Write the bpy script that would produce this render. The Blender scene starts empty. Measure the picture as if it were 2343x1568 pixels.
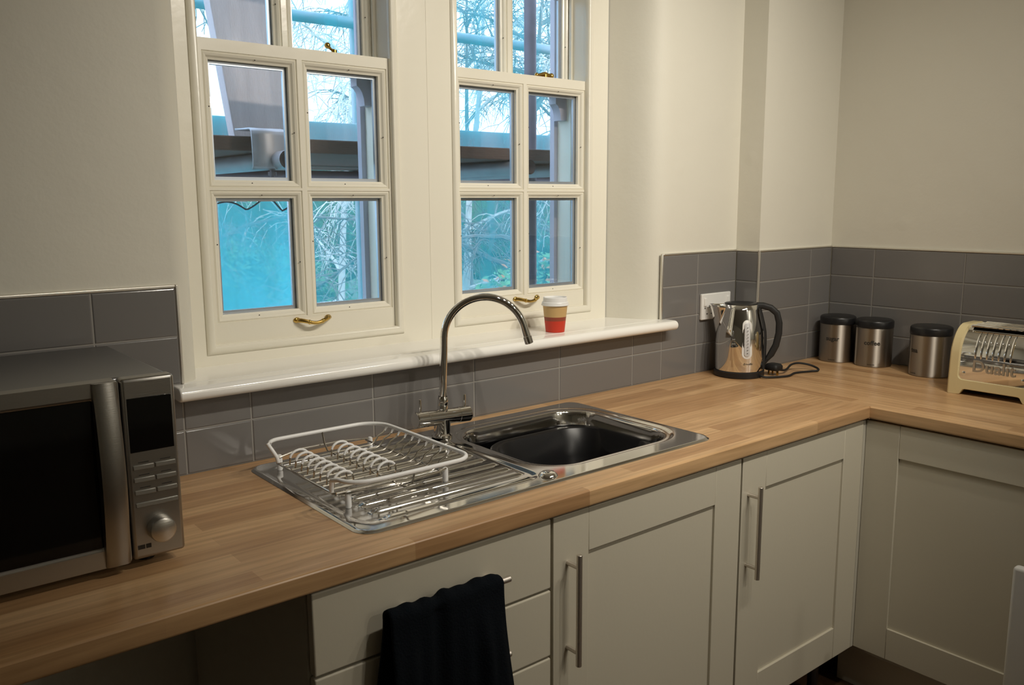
import bpy, bmesh, math, random
from mathutils import Vector, Matrix
PI = math.pi
SC = bpy.context.scene
COL = SC.collection

# ------------------------------------------------------------ camera, light
cam = bpy.data.cameras.new('camera'); camo = bpy.data.objects.new('camera', cam); COL.objects.link(camo)
camo.location = (-0.73172, -1.82398, 1.48674)
camo.rotation_euler = (1.40891, 0.005568, -0.685444)
cam.sensor_fit = 'HORIZONTAL'; cam.sensor_width = 36.0; cam.lens = 30.1193
cam.clip_start = 0.02; cam.clip_end = 200
SC.camera = camo

world = bpy.data.worlds.new('world'); SC.world = world; world.use_nodes = True
bg = world.node_tree.nodes['Background']
bg.inputs[0].default_value = (0.55, 0.74, 1.0, 1); bg.inputs[1].default_value = 5.2

vs = SC.view_settings
vs.view_transform = 'Standard'; vs.look = 'None'; vs.exposure = 0.0; vs.gamma = 1.0; vs.use_curve_mapping = False

def spotlight(x, y, z, aim, power, size=100, blend=1.0, col=(1.0, 0.93, 0.81)):
    # aimed spot, for the ceiling bar heads and the added fill
    l = bpy.data.lights.new('spotlight', 'SPOT'); l.energy = power; l.color = col
    l.spot_size = math.radians(size); l.spot_blend = blend; l.shadow_soft_size = 0.03
    o = bpy.data.objects.new('spotlight', l); COL.objects.link(o); o.location = (x, y, z)
    o.rotation_euler = (Vector(aim) - Vector((x, y, z))).to_track_quat('-Z', 'Y').to_euler()
for x, ax, p in [(0.45, 0.50, 24), (0.75, 0.75, 31), (1.05, 1.10, 34), (1.35, 1.60, 39)]:
    spotlight(x, -1.5, 2.45, (ax, 0.0, 1.30), p)
# added fill spot behind the camera, brightens the doors and handles
spotlight(0.9, -3.1, 2.5, (1.25, -0.6, 0.7), 26, size=85)

# added point fill far back in the room, lifts the chrome reflections
pl = bpy.data.lights.new('fill_light', 'POINT'); pl.energy = 13; pl.color = (1.0, 0.93, 0.81); pl.shadow_soft_size = 0.09
po = bpy.data.objects.new('fill_light', pl); COL.objects.link(po); po.location = (1.5, -4.0, 2.2)

# ------------------------------------------------------------ materials
def new_mat(name):
    m = bpy.data.materials.new(name); m.use_nodes = True
    return m, m.node_tree, m.node_tree.nodes['Principled BSDF']
def mat(name, col, rough=0.5, metal=0.0, spec=0.5, bump=0.0, bscale=60.0, var=0.0, vscale=8.0, coat=0.0, stretch=None):
    m, nt, b = new_mat(name)
    b.inputs['Base Color'].default_value = (*col, 1); b.inputs['Roughness'].default_value = rough
    b.inputs['Metallic'].default_value = metal; b.inputs['Specular IOR Level'].default_value = spec
    b.inputs['Coat Weight'].default_value = coat; b.inputs['Coat Roughness'].default_value = 0.05
    tc = nt.nodes.new('ShaderNodeTexCoord')
    src = tc.outputs['Object']
    if stretch:
        mp = nt.nodes.new('ShaderNodeMapping'); mp.inputs['Scale'].default_value = stretch
        nt.links.new(src, mp.inputs[0]); src = mp.outputs[0]
    if var > 0:
        n = nt.nodes.new('ShaderNodeTexNoise'); n.inputs['Scale'].default_value = vscale; n.inputs['Detail'].default_value = 4
        nt.links.new(src, n.inputs['Vector'])
        mx = nt.nodes.new('ShaderNodeMix'); mx.data_type = 'RGBA'
        mx.inputs[6].default_value = (*[c * (1 - var) for c in col], 1); mx.inputs[7].default_value = (*[min(1, c * (1 + var)) for c in col], 1)
        nt.links.new(n.outputs[0], mx.inputs[0]); nt.links.new(mx.outputs[2], b.inputs['Base Color'])
    if bump > 0:
        n = nt.nodes.new('ShaderNodeTexNoise'); n.inputs['Scale'].default_value = bscale; n.inputs['Detail'].default_value = 5
        nt.links.new(src, n.inputs['Vector'])
        bp = nt.nodes.new('ShaderNodeBump'); bp.inputs['Strength'].default_value = 1.0; bp.inputs['Distance'].default_value = bump
        nt.links.new(n.outputs[0], bp.inputs['Height']); nt.links.new(bp.outputs[0], b.inputs['Normal'])
    return m
def plaster_mat():
    m, nt, b = new_mat('plaster')
    b.inputs['Base Color'].default_value = (0.70, 0.675, 0.585, 1); b.inputs['Roughness'].default_value = 0.55
    b.inputs['Specular IOR Level'].default_value = 0.3
    tc = nt.nodes.new('ShaderNodeTexCoord')
    n1 = nt.nodes.new('ShaderNodeTexNoise'); n1.inputs['Scale'].default_value = 5.0; n1.inputs['Detail'].default_value = 3
    n2 = nt.nodes.new('ShaderNodeTexNoise'); n2.inputs['Scale'].default_value = 90.0; n2.inputs['Detail'].default_value = 4
    vo = nt.nodes.new('ShaderNodeTexVoronoi'); vo.inputs['Scale'].default_value = 3.2
    mr = nt.nodes.new('ShaderNodeMapRange'); mr.inputs[1].default_value = 0.0; mr.inputs[2].default_value = 0.09; mr.inputs[3].default_value = 1.0; mr.inputs[4].default_value = 0.0
    for q in (n1, n2, vo): nt.links.new(tc.outputs['Object'], q.inputs['Vector'])
    nt.links.new(vo.outputs['Distance'], mr.inputs[0])
    a1 = nt.nodes.new('ShaderNodeMath'); a1.operation = 'MULTIPLY_ADD'; a1.inputs[1].default_value = 0.10
    a2 = nt.nodes.new('ShaderNodeMath'); a2.operation = 'MULTIPLY_ADD'; a2.inputs[1].default_value = 0.35
    nt.links.new(n2.outputs[0], a1.inputs[0]); nt.links.new(n1.outputs[0], a1.inputs[2])
    nt.links.new(mr.outputs[0], a2.inputs[0]); nt.links.new(a1.outputs[0], a2.inputs[2])
    bp = nt.nodes.new('ShaderNodeBump'); bp.inputs['Distance'].default_value = 0.004; bp.inputs['Strength'].default_value = 1.0
    nt.links.new(a2.outputs[0], bp.inputs['Height']); nt.links.new(bp.outputs[0], b.inputs['Normal'])
    return m
def wood_mat(name, rot):
    m, nt, b = new_mat(name)
    b.inputs['Roughness'].default_value = 0.34; b.inputs['Specular IOR Level'].default_value = 0.5
    tc = nt.nodes.new('ShaderNodeTexCoord')
    mp = nt.nodes.new('ShaderNodeMapping'); mp.inputs['Rotation'].default_value = (0, 0, rot)
    nt.links.new(tc.outputs['Object'], mp.inputs[0])
    br = nt.nodes.new('ShaderNodeTexBrick'); br.offset = 0.37; br.squash = 1.0
    br.inputs['Scale'].default_value = 1.0; br.inputs['Brick Width'].default_value = 0.42; br.inputs['Row Height'].default_value = 0.044
    br.inputs['Mortar Size'].default_value = 0.0; br.inputs['Bias'].default_value = 0.0
    br.inputs['Color1'].default_value = (0.47, 0.275, 0.135, 1); br.inputs['Color2'].default_value = (0.68, 0.445, 0.240, 1)
    nt.links.new(mp.outputs[0], br.inputs['Vector'])
    m2 = nt.nodes.new('ShaderNodeMapping'); m2.inputs['Scale'].default_value = (2.2, 38.0, 38.0)
    nt.links.new(mp.outputs[0], m2.inputs[0])
    n = nt.nodes.new('ShaderNodeTexNoise'); n.inputs['Scale'].default_value = 2.2; n.inputs['Detail'].default_value = 6; n.inputs['Distortion'].default_value = 0.4
    nt.links.new(m2.outputs[0], n.inputs['Vector'])
    cr = nt.nodes.new('ShaderNodeValToRGB'); cr.color_ramp.elements[0].position = 0.3; cr.color_ramp.elements[0].color = (0.76, 0.72, 0.66, 1)
    cr.color_ramp.elements[1].position = 0.65; cr.color_ramp.elements[1].color = (1.06, 1.04, 1.0, 1)
    nt.links.new(n.outputs[0], cr.inputs[0])
    mx = nt.nodes.new('ShaderNodeMix'); mx.data_type = 'RGBA'; mx.blend_type = 'MULTIPLY'; mx.inputs[0].default_value = 1.0
    nt.links.new(br.outputs[0], mx.inputs[6]); nt.links.new(cr.outputs[0], mx.inputs[7])
    nt.links.new(mx.outputs[2], b.inputs['Base Color'])
    return m
def glass_mat(name, refl=0.07, tint=(1, 1, 1)):
    m, nt, b = new_mat(name); nt.nodes.remove(b)
    t = nt.nodes.new('ShaderNodeBsdfTransparent'); t.inputs[0].default_value = (*tint, 1)
    g = nt.nodes.new('ShaderNodeBsdfGlossy'); g.inputs['Roughness'].default_value = 0.0
    fr = nt.nodes.new('ShaderNodeFresnel'); fr.inputs[0].default_value = 1.35
    mx = nt.nodes.new('ShaderNodeMixShader'); out = nt.nodes['Material Output']
    nt.links.new(fr.outputs[0], mx.inputs[0]); nt.links.new(t.outputs[0], mx.inputs[1]); nt.links.new(g.outputs[0], mx.inputs[2])
    nt.links.new(mx.outputs[0], out.inputs[0])
    return m
def net_mat(name, col, dens):
    m, nt, b = new_mat(name); nt.nodes.remove(b)
    tc = nt.nodes.new('ShaderNodeTexCoord')
    mp = nt.nodes.new('ShaderNodeMapping'); mp.inputs['Scale'].default_value = (9, 9, 1.6); nt.links.new(tc.outputs['Object'], mp.inputs[0])
    n = nt.nodes.new('ShaderNodeTexNoise'); n.inputs['Scale'].default_value = 1.0; n.inputs['Detail'].default_value = 3
    nt.links.new(mp.outputs[0], n.inputs['Vector'])
    mr = nt.nodes.new('ShaderNodeMapRange'); mr.inputs[1].default_value = 0.3; mr.inputs[2].default_value = 0.7
    mr.inputs[3].default_value = dens - 0.16; mr.inputs[4].default_value = dens + 0.14; nt.links.new(n.outputs[0], mr.inputs[0])
    t = nt.nodes.new('ShaderNodeBsdfTransparent')
    d = nt.nodes.new('ShaderNodeBsdfDiffuse'); d.inputs[0].default_value = (*col, 1)
    tr = nt.nodes.new('ShaderNodeBsdfTranslucent'); tr.inputs[0].default_value = (*col, 1)
    m1 = nt.nodes.new('ShaderNodeMixShader'); m1.inputs[0].default_value = 0.6
    nt.links.new(d.outputs[0], m1.inputs[1]); nt.links.new(tr.outputs[0], m1.inputs[2])
    m2 = nt.nodes.new('ShaderNodeMixShader'); nt.links.new(mr.outputs[0], m2.inputs[0])
    nt.links.new(t.outputs[0], m2.inputs[1]); nt.links.new(m1.outputs[0], m2.inputs[2])
    nt.links.new(m2.outputs[0], nt.nodes['Material Output'].inputs[0])
    return m

M = {}
M['plaster'] = plaster_mat()
M['ceiling'] = mat('ceiling_paint', (0.72, 0.71, 0.66), 0.7)
M['floor'] = mat('floor_boards', (0.13, 0.07, 0.035), 0.4, var=0.3, vscale=6, stretch=(1, 12, 1))
M['gloss'] = mat('gloss_paint', (0.80, 0.765, 0.655), 0.22, bump=0.0006, bscale=25)
M['sillp'] = mat('sill_paint', (0.90, 0.885, 0.84), 0.14, bump=0.0003, bscale=14)
M['outpaint'] = mat('outside_paint', (0.50, 0.48, 0.56), 0.45, var=0.08)
M['tile'] = mat('grey_tile', (0.175, 0.168, 0.162), 0.17, spec=0.5, bump=0.0004, bscale=16)
M['grout'] = mat('grout', (0.30, 0.285, 0.26), 0.8)
M['trim'] = mat('tile_trim_metal', (0.80, 0.77, 0.70), 0.42, 1.0)
M['wood_x'] = wood_mat('oak_worktop', 0.0)
M['wood_y'] = wood_mat('oak_worktop_turned', PI / 2)
M['cream'] = mat('cream_cabinet', (0.60, 0.555, 0.445), 0.38, bump=0.0002, bscale=90)
M['carcass'] = mat('carcass_board', (0.52, 0.49, 0.41), 0.5)
M['steel'] = mat('brushed_steel', (0.62, 0.60, 0.57), 0.30, 1.0, bump=0.00015, bscale=120, stretch=(0.2, 6, 6))
M['nickel'] = mat('brushed_nickel', (0.70, 0.65, 0.59), 0.42, 1.0)
M['sink'] = mat('sink_steel', (0.66, 0.65, 0.635), 0.09, 1.0, bump=0.00003, bscale=60)
M['chrome'] = mat('chrome', (0.84, 0.83, 0.81), 0.035, 1.0)
M['wire'] = mat('wire_steel', (0.72, 0.69, 0.64), 0.15, 1.0)
M['coat'] = mat('white_coating', (0.88, 0.88, 0.88), 0.35)
M['black'] = mat('black_plastic', (0.012, 0.012, 0.013), 0.32)
M['rubber'] = mat('black_rubber', (0.01, 0.01, 0.01), 0.6)
M['basin'] = mat('black_basin', (0.005, 0.005, 0.006), 0.33, spec=0.35)
M['darkglass'] = mat('dark_glass', (0.004, 0.004, 0.004), 0.06, spec=0.35)
M['mw'] = mat('microwave_steel', (0.40, 0.385, 0.36), 0.33, 1.0, bump=0.0001, bscale=150, stretch=(0.3, 4, 4))
M['mwside'] = mat('microwave_case', (0.24, 0.24, 0.245), 0.30, 0.9)
M['button'] = mat('microwave_button', (0.30, 0.29, 0.26), 0.45, 0.6)
M['ink'] = mat('dark_print', (0.03, 0.028, 0.025), 0.5)
M['brass'] = mat('brass', (0.62, 0.42, 0.12), 0.22, 1.0, var=0.3, vscale=40)
M['white'] = mat('white_plastic', (0.78, 0.77, 0.74), 0.3)
M['cuplid'] = mat('cup_lid', (0.80, 0.80, 0.79), 0.35)
M['cuptan'] = mat('cup_tan', (0.55, 0.36, 0.15), 0.55)
M['cupred'] = mat('cup_red', (0.55, 0.035, 0.012), 0.5)
M['cupmaroon'] = mat('cup_maroon', (0.27, 0.055, 0.028), 0.5)
M['canister'] = mat('canister_steel', (0.50, 0.445, 0.385), 0.26, 1.0, bump=0.0001, bscale=150, stretch=(5, 5, 0.2))
def aniso(m, v, rot):
    nt = m.node_tree; b = nt.nodes['Principled BSDF']; b.inputs['Anisotropic'].default_value = v; b.inputs['Anisotropic Rotation'].default_value = rot
    t = nt.nodes.new('ShaderNodeTangent'); t.direction_type = 'RADIAL'; t.axis = 'Z'; nt.links.new(t.outputs[0], b.inputs['Tangent'])
M['canister'] = mat('canister_steel', (0.46, 0.42, 0.37), 0.46, 1.0); aniso(M['canister'], 0.97, 0.25)
M['toaster'] = mat('toaster_cream', (0.74, 0.62, 0.35), 0.2)
M['gauge'] = mat('water_gauge', (0.55, 0.55, 0.55), 0.25)
M['towel'] = mat('towel_cloth', (0.005, 0.007, 0.010), 0.95, bump=0.002, bscale=260, spec=0.1)
M['glass'] = glass_mat('window_glass')
M['spacer'] = mat('glazing_spacer', (0.55, 0.60, 0.66), 0.35, 0.7)
M['screw'] = mat('nail_hole', (0.05, 0.04, 0.035), 0.8)
M['plank'] = mat('scaffold_plank', (0.54, 0.48, 0.49), 0.8, var=0.25, vscale=3.0, bump=0.002, bscale=40, stretch=(9, 9, 1.2))
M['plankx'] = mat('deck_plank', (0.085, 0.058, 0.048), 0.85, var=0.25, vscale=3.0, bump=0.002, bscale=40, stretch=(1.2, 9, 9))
M['galv'] = mat('galvanised_tube', (0.36, 0.35, 0.37), 0.5, 0.55, var=0.25, vscale=14)
M['rust'] = mat('weathered_tube', (0.16, 0.14, 0.16), 0.65, 0.3, var=0.3, vscale=25)
M['net'] = net_mat('debris_net', (0.03, 0.37, 0.42), 0.50)
M['netlow'] = net_mat('debris_net_low', (0.06, 0.37, 0.43), 0.50)
M['netdense'] = net_mat('debris_net_folded', (0.15, 0.74, 0.85), 0.64)
M['rope'] = mat('net_rope', (0.03, 0.04, 0.05), 0.8)
M['bark'] = mat('tree_bark', (0.16, 0.13, 0.11), 0.9, var=0.3, vscale=9)
M['birch'] = mat('birch_bark', (0.62, 0.58, 0.52), 0.8, var=0.35, vscale=12)
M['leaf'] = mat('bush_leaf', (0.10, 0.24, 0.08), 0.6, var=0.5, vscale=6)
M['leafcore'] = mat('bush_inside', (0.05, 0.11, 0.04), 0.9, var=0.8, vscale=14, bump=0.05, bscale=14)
M['leafo'] = mat('autumn_leaf', (0.55, 0.20, 0.06), 0.6)
M['grass'] = mat('lawn', (0.07, 0.10, 0.05), 0.9, var=0.35, vscale=1.5)
M['path'] = mat('pale_path', (0.62, 0.62, 0.64), 0.9, var=0.15, vscale=2)

# ------------------------------------------------------------ mesh helpers
def world_loc(o):
    v = Vector((0, 0, 0))
    while o: v += o.location; o = o.parent
    return v
class MB:
    def __init__(s): s.bm = bmesh.new()
    def face(s, vs):
        try: return s.bm.faces.new([v if isinstance(v, bmesh.types.BMVert) else s.bm.verts.new(v) for v in vs])
        except ValueError: return None
    def box(s, x0, x1, y0, y1, z0, z1):
        v = [s.bm.verts.new((x, y, z)) for z in (z0, z1) for y in (y0, y1) for x in (x0, x1)]
        for f in ((0, 2, 3, 1), (4, 5, 7, 6), (0, 1, 5, 4), (2, 6, 7, 3), (0, 4, 6, 2), (1, 3, 7, 5)): s.bm.faces.new([v[i] for i in f])
        return s
    def prism(s, poly, axis, a, b):
        # polygon in the plane across `axis`, drawn from a to b along it
        def P(p, t):
            return {'x': (t, p[0], p[1]), 'y': (p[0], t, p[1]), 'z': (p[0], p[1], t)}[axis]
        A = [s.bm.verts.new(P(p, a)) for p in poly]; B = [s.bm.verts.new(P(p, b)) for p in poly]
        n = len(poly)
        s.bm.faces.new(A); s.bm.faces.new(B[::-1])
        for i in range(n): s.bm.faces.new((A[i], B[i], B[(i + 1) % n], A[(i + 1) % n]))
        return s
    def tube(s, pts, r, seg=10, closed=False, caps=True):
        pts = [Vector(p) for p in pts]; n = len(pts)
        rr = r if isinstance(r, (list, tuple)) else [r] * n
        T = []
        for i in range(n):
            a = pts[i - 1] if (i > 0 or closed) else pts[i]; b = pts[(i + 1) % n] if (i < n - 1 or closed) else pts[i]
            t = (b - a); T.append(t.normalized() if t.length > 1e-9 else Vector((0, 0, 1)))
        up = Vector((0, 0, 1)) if abs(T[0].z) < 0.9 else Vector((1, 0, 0))
        N = (up - T[0] * up.dot(T[0])).normalized(); rings = []
        for i in range(n):
            N = (N - T[i] * N.dot(T[i])); N = N.normalized() if N.length > 1e-6 else T[i].orthogonal().normalized()
            Bv = T[i].cross(N)
            rings.append([s.bm.verts.new(pts[i] + (N * math.cos(2 * PI * k / seg) + Bv * math.sin(2 * PI * k / seg)) * rr[i]) for k in range(seg)])
        for i in range(n if closed else n - 1):
            A, B = rings[i], rings[(i + 1) % n]
            off = 0
            if closed and i == n - 1: off = min(range(seg), key=lambda q: (A[0].co - B[q].co).length)
            for k in range(seg): s.bm.faces.new((A[k], A[(k + 1) % seg], B[(k + 1 + off) % seg], B[(k + off) % seg]))
        if caps and not closed:
            s.bm.faces.new(rings[0][::-1]); s.bm.faces.new(rings[-1])
        return s
    def cyl(s, p0, p1, r, seg=24): return s.tube([p0, p1], r, seg)
    def lathe(s, prof, c=(0, 0, 0), seg=48, sx=1.0, sy=1.0):
        rings = []
        for r, z in prof:
            if r < 1e-6: rings.append([s.bm.verts.new((c[0], c[1], c[2] + z))])
            else: rings.append([s.bm.verts.new((c[0] + r * sx * math.cos(2 * PI * k / seg), c[1] + r * sy * math.sin(2 * PI * k / seg), c[2] + z)) for k in range(seg)])
        for A, B in zip(rings, rings[1:]):
            for k in range(seg):
                k2 = (k + 1) % seg
                if len(A) == 1 and len(B) == 1: continue
                if len(A) == 1: s.bm.faces.new((A[0], B[k2], B[k]))
                elif len(B) == 1: s.bm.faces.new((A[k], A[k2], B[0]))
                else: s.bm.faces.new((A[k], A[k2], B[k2], B[k]))
        return s
    def ball(s, c, r, sx=1, sy=1, sz=1, seg=16):
        n = 8
        prof = [(r * math.sin(PI * i / n) if 0 < i < n else 0.0, -r * sz * math.cos(PI * i / n)) for i in range(n + 1)]
        return s.lathe(prof, c, seg, sx, sy)
    def loft(s, loops, cap0=False, cap1=False):
        R = [[s.bm.verts.new(p) for p in L] for L in loops]; n = len(R[0])
        for A, B in zip(R, R[1:]):
            for k in range(n): s.bm.faces.new((A[k], A[(k + 1) % n], B[(k + 1) % n], B[k]))
        if cap0: s.bm.faces.new(R[0][::-1])
        if cap1: s.bm.faces.new(R[-1])
        return s
    def grid(s, fn, nu, nv):
        g = [[s.bm.verts.new(fn(i / nu, j / nv)) for j in range(nv + 1)] for i in range(nu + 1)]
        for i in range(nu):
            for j in range(nv): s.bm.faces.new((g[i][j], g[i + 1][j], g[i + 1][j + 1], g[i][j + 1]))
        return s
    def plate(s, x0, x1, z0, z1, y, holes):
        # flat sheet in the XZ plane with rectangular holes
        xs = sorted({x0, x1, *[h[0] for h in holes], *[h[1] for h in holes]}); zs = sorted({z0, z1, *[h[2] for h in holes], *[h[3] for h in holes]})
        xs = [x for x in xs if x0 <= x <= x1]; zs = [z for z in zs if z0 <= z <= z1]
        for a, b in zip(xs, xs[1:]):
            for c, d in zip(zs, zs[1:]):
                mx, mz = (a + b) / 2, (c + d) / 2
                if any(h[0] < mx < h[1] and h[2] < mz < h[3] for h in holes): continue
                s.face([(a, y, c), (b, y, c), (b, y, d), (a, y, d)])
        return s
    def rectring(s, A, ya, B, yb):
        # four quads between rectangle A (x0,x1,z0,z1) at depth ya and rectangle B at depth yb
        def c(R, y): return [(R[0], y, R[2]), (R[1], y, R[2]), (R[1], y, R[3]), (R[0], y, R[3])]
        a, b = c(A, ya), c(B, yb)
        for i in range(4): s.face([a[i], a[(i + 1) % 4], b[(i + 1) % 4], b[i]])
        return s
    def build(s, name, m, parent=None, bevel=0.0, segs=2, sharp=35, smooth=True, weld=True):
        bm = s.bm
        if weld: bmesh.ops.remove_doubles(bm, verts=bm.verts, dist=1e-5)
        bmesh.ops.recalc_face_normals(bm, faces=bm.faces)
        off = world_loc(parent) if parent else Vector((0, 0, 0))
        org = Vector((0, 0, 0))
        if not parent and bm.verts:
            lo = Vector([min(v.co[i] for v in bm.verts) for i in range(3)]); hi = Vector([max(v.co[i] for v in bm.verts) for i in range(3)])
            org = Vector(((lo.x + hi.x) / 2, (lo.y + hi.y) / 2, lo.z))
        for v in bm.verts: v.co -= off + org
        for f in bm.faces: f.smooth = smooth
        lim = math.radians(sharp)
        for e in bm.edges:
            if len(e.link_faces) > 2 or (len(e.link_faces) == 2 and e.calc_face_angle(0) > lim): e.smooth = False
        me = bpy.data.meshes.new(name); bm.to_mesh(me); bm.free()
        o = bpy.data.objects.new(name, me); COL.objects.link(o)
        me.materials.append(m if not isinstance(m, str) else M[m])
        o.location = org
        if parent: o.parent = parent
        if bevel > 0:
            b = o.modifiers.new('bevel', 'BEVEL'); b.width = bevel; b.segments = segs; b.limit_method = 'ANGLE'; b.angle_limit = math.radians(40)
            b.harden_normals = False
        return o
def thing(name, label, cat, loc, group=None):
    o = bpy.data.objects.new(name, None); COL.objects.link(o); o.empty_display_size = 0.05
    o.location = loc; o['label'] = label; o['category'] = cat
    if group: o['group'] = group
    return o
def tag(o, label, cat, group=None, kind=None):
    o['label'] = label; o['category'] = cat
    if group: o['group'] = group
    if kind: o['kind'] = kind
    return o
def struct(o, label=None):
    o['kind'] = 'structure'
    if label: o['label'] = label
    return o
def arc(cx, cy, r, a0, a1, n):
    return [(cx + r * math.cos(math.radians(a0 + (a1 - a0) * i / n)), cy + r * math.sin(math.radians(a0 + (a1 - a0) * i / n))) for i in range(n + 1)]
def rrect(cx, cy, hx, hy, r, n=8):
    p = []
    for sx, sy, a in ((1, 1, 0), (-1, 1, 90), (-1, -1, 180), (1, -1, 270)):
        p += arc(cx + sx * (hx - r), cy + sy * (hy - r), r, a, a + 90, n)
    return p
def text_verts(body, size, bold=0.0, extrude=0.0, shear=0.0):
    cu = bpy.data.curves.new('t', 'FONT'); cu.body = body; cu.size = size; cu.align_x = 'CENTER'; cu.offset = bold; cu.extrude = extrude; cu.shear = shear
    cu.resolution_u = 3
    o = bpy.data.objects.new('t', cu); COL.objects.link(o)
    dg = bpy.context.evaluated_depsgraph_get(); me = bpy.data.meshes.new_from_object(o.evaluated_get(dg))
    V = [tuple(v.co) for v in me.vertices]; F = [tuple(p.vertices) for p in me.polygons]
    bpy.data.objects.remove(o); bpy.data.curves.remove(cu); bpy.data.meshes.remove(me)
    return V, F
def text_mb(body, size, fn, **k):
    V, F = text_verts(body, size, **k); mb = MB(); vs_ = [mb.bm.verts.new(fn(*v)) for v in V]
    for f in F: mb.face([vs_[i] for i in f])
    return mb

# ------------------------------------------------------------ dimensions
WT = 0.910                 # worktop top
YT = 0.0                   # tile face of the window wall
PL = 0.008                 # plaster behind the tile face
XB = 1.7685                # side of the boxed-out pier
YB = -0.0946               # face of the pier (tile)
XR = 2.2219                # right wall tile face
YF = 0.16                  # window casing face
SILL = 1.110
TOPW = 2.44
ROWS = [0.910, 1.008, 1.1106, 1.2131, 1.3156]
WTILE = 0.3124

# ------------------------------------------------------------ room shell
struct(MB().box(-3.3, 2.6, -5.1, 0.4, -0.05, 0.0).build('floor', 'floor'), 'dark wood floor')
struct(MB().box(-3.3, 2.6, -5.1, 0.4, 2.60, 2.65).build('ceiling', 'ceiling'), 'white ceiling')
struct(MB().box(-3.3, -3.2, -5.1, 0.4, 0, 2.60).build('wall_left', 'plaster'), 'off-white plaster wall')
struct(MB().box(-3.2, 2.6, -5.1, -5.0, 0, 2.60).build('wall_front', 'plaster'), 'off-white plaster wall')
wr = struct(MB().box(XR + PL, 2.6, -5.0, 0.4, 0, 2.60).build('wall_right', 'plaster'), 'off-white plastered right wall with grey tiles')
mb = MB()
L = [(-3.2, 0.34), (-3.2, PL), (-0.152, PL)] + arc(-0.152, 0.058, 0.05, -90, 0, 10) + [(-0.078, 0.17), (-0.078, 0.34)]
mb.prism(L, 'z', SILL - 0.03, TOPW)
def bez(a, b, c, d, n):
    return [tuple((1 - t) ** 3 * a[i] + 3 * t * (1 - t) ** 2 * b[i] + 3 * t * t * (1 - t) * c[i] + t ** 3 * d[i] for i in (0, 1)) for t in [k / n for k in range(n + 1)]]
Rr = [(1.284, 0.34)] + bez((1.284, 0.17), (1.332, 0.075), (1.338, PL), (1.425, PL), 22) + [(XB + PL, PL), (XB + PL, 0.34)]
mb.prism(Rr, 'z', SILL - 0.03, TOPW)
mb.box(-3.2, XB + PL, PL, 0.34, 0, SILL - 0.03)
mb.box(-3.2, XB + PL, PL, 0.34, TOPW, 2.60)
wp = struct(MB().box(XB + PL, XR + PL, YB + PL, 0.34, 0, 2.60).build('wall_corner', 'plaster'), 'boxed-out plaster pier with grey tiles in the right corner')
wb = struct(mb.build('wall_back', 'plaster', sharp=30), 'off-white plastered window wall with grey tiles')

def tile_strip(axis, fixed, a0, a1, seams, z0, z1, sgn=-1):
    """Glazed tiles standing 8 mm proud of the plaster; axis 'x' -> wall facing -y, axis 'y' -> wall facing -x."""
    tb, gb = MB(), MB(); g = 0.0012
    cuts = sorted([a0, a1] + [s for s in seams if a0 + 0.003 < s < a1 - 0.003])
    rows = sorted({z0, z1, *[r for r in ROWS if z0 + 0.003 < r < z1 - 0.003]})
    def P(a, d, z): return (a, fixed + d, z) if axis == 'x' else (fixed + d, a, z)
    for p, q in zip(cuts, cuts[1:]):
        for r, t in zip(rows, rows[1:]):
            A = [(p + g, r + g), (q - g, r + g), (q - g, t - g), (p + g, t - g)]; b = 0.0028
            B = [(p + g + b, r + g + b), (q - g - b, r + g + b), (q - g - b, t - g - b), (p + g + b, t - g - b)]
            Mi = [((u[0] * .55 + w[0] * .45), (u[1] * .55 + w[1] * .45)) for u, w in zip(A, B)]
            lo = [tb.bm.verts.new(P(u, 0.0075, v)) for u, v in A]; md = [tb.bm.verts.new(P(u, 0.0022, v)) for u, v in A]
            m2 = [tb.bm.verts.new(P(u, 0.0006, v)) for u, v in Mi]; hi = [tb.bm.verts.new(P(u, 0.0, v)) for u, v in B]
            for X, Y in ((lo, md), (md, m2), (m2, hi)):
                for i in range(4): tb.bm.faces.new((X[i], X[(i + 1) % 4], Y[(i + 1) % 4], Y[i]))
            tb.bm.faces.new(hi)
    gb.face([P(a0, 0.0018, z0), P(a1, 0.0018, z0), P(a1, 0.0018, z1), P(a0, 0.0018, z1)])
    return tb, gb
def tiles(parent, *strips):
    T, G = MB(), MB()
    for st in strips:
        tb, gb = tile_strip(*st)
        for src, dst in ((tb, T), (gb, G)):
            mp = {v: dst.bm.verts.new(v.co) for v in src.bm.verts}
            for f in src.bm.faces: dst.bm.faces.new([mp[v] for v in f.verts])
            src.bm.free()
    t = T.build('tiled_splashback', 'tile', parent, sharp=20)
    G.build('grout', 'grout', t)
seam = [WTILE * k for k in range(-8, 8)]
tiles(wb, ('x', YT, -2.195, -0.149, seam, WT, ROWS[4]), ('x', YT, -0.149, 1.386, seam, WT, SILL - 0.031),
      ('x', YT, 1.386, XB, seam, WT, ROWS[4]))
tiles(wp, ('y', XB, YB, YT, [], WT, ROWS[4]), ('x', YB, XB, XR, [2.086], WT, ROWS[4]))
tiles(wr, ('y', XR, -2.6, YB, [-0.262 - WTILE * k for k in range(8)], WT, ROWS[4]))
zt = ROWS[4]
mb = MB()
mb.box(-2.195, -0.149, -0.0015, PL, zt, zt + 0.0065).box(1.386, XB, -0.0015, PL, zt, zt + 0.0065)
mb.box(-0.149, -0.1425, -0.0015, PL, SILL, zt + 0.0065).box(1.3795, 1.386, -0.0015, PL, SILL - 0.001, zt + 0.0065)
mp = MB().box(XB - 0.0015, XB + PL, YB, 0.0, zt, zt + 0.0065).box(XB - 0.0015, XR, YB - 0.0015, YB + PL, zt, zt + 0.0065)
mp.cyl((XB + 0.003, YB + 0.003, WT), (XB + 0.003, YB + 0.003, zt + 0.006), 0.0048, 14)
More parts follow.
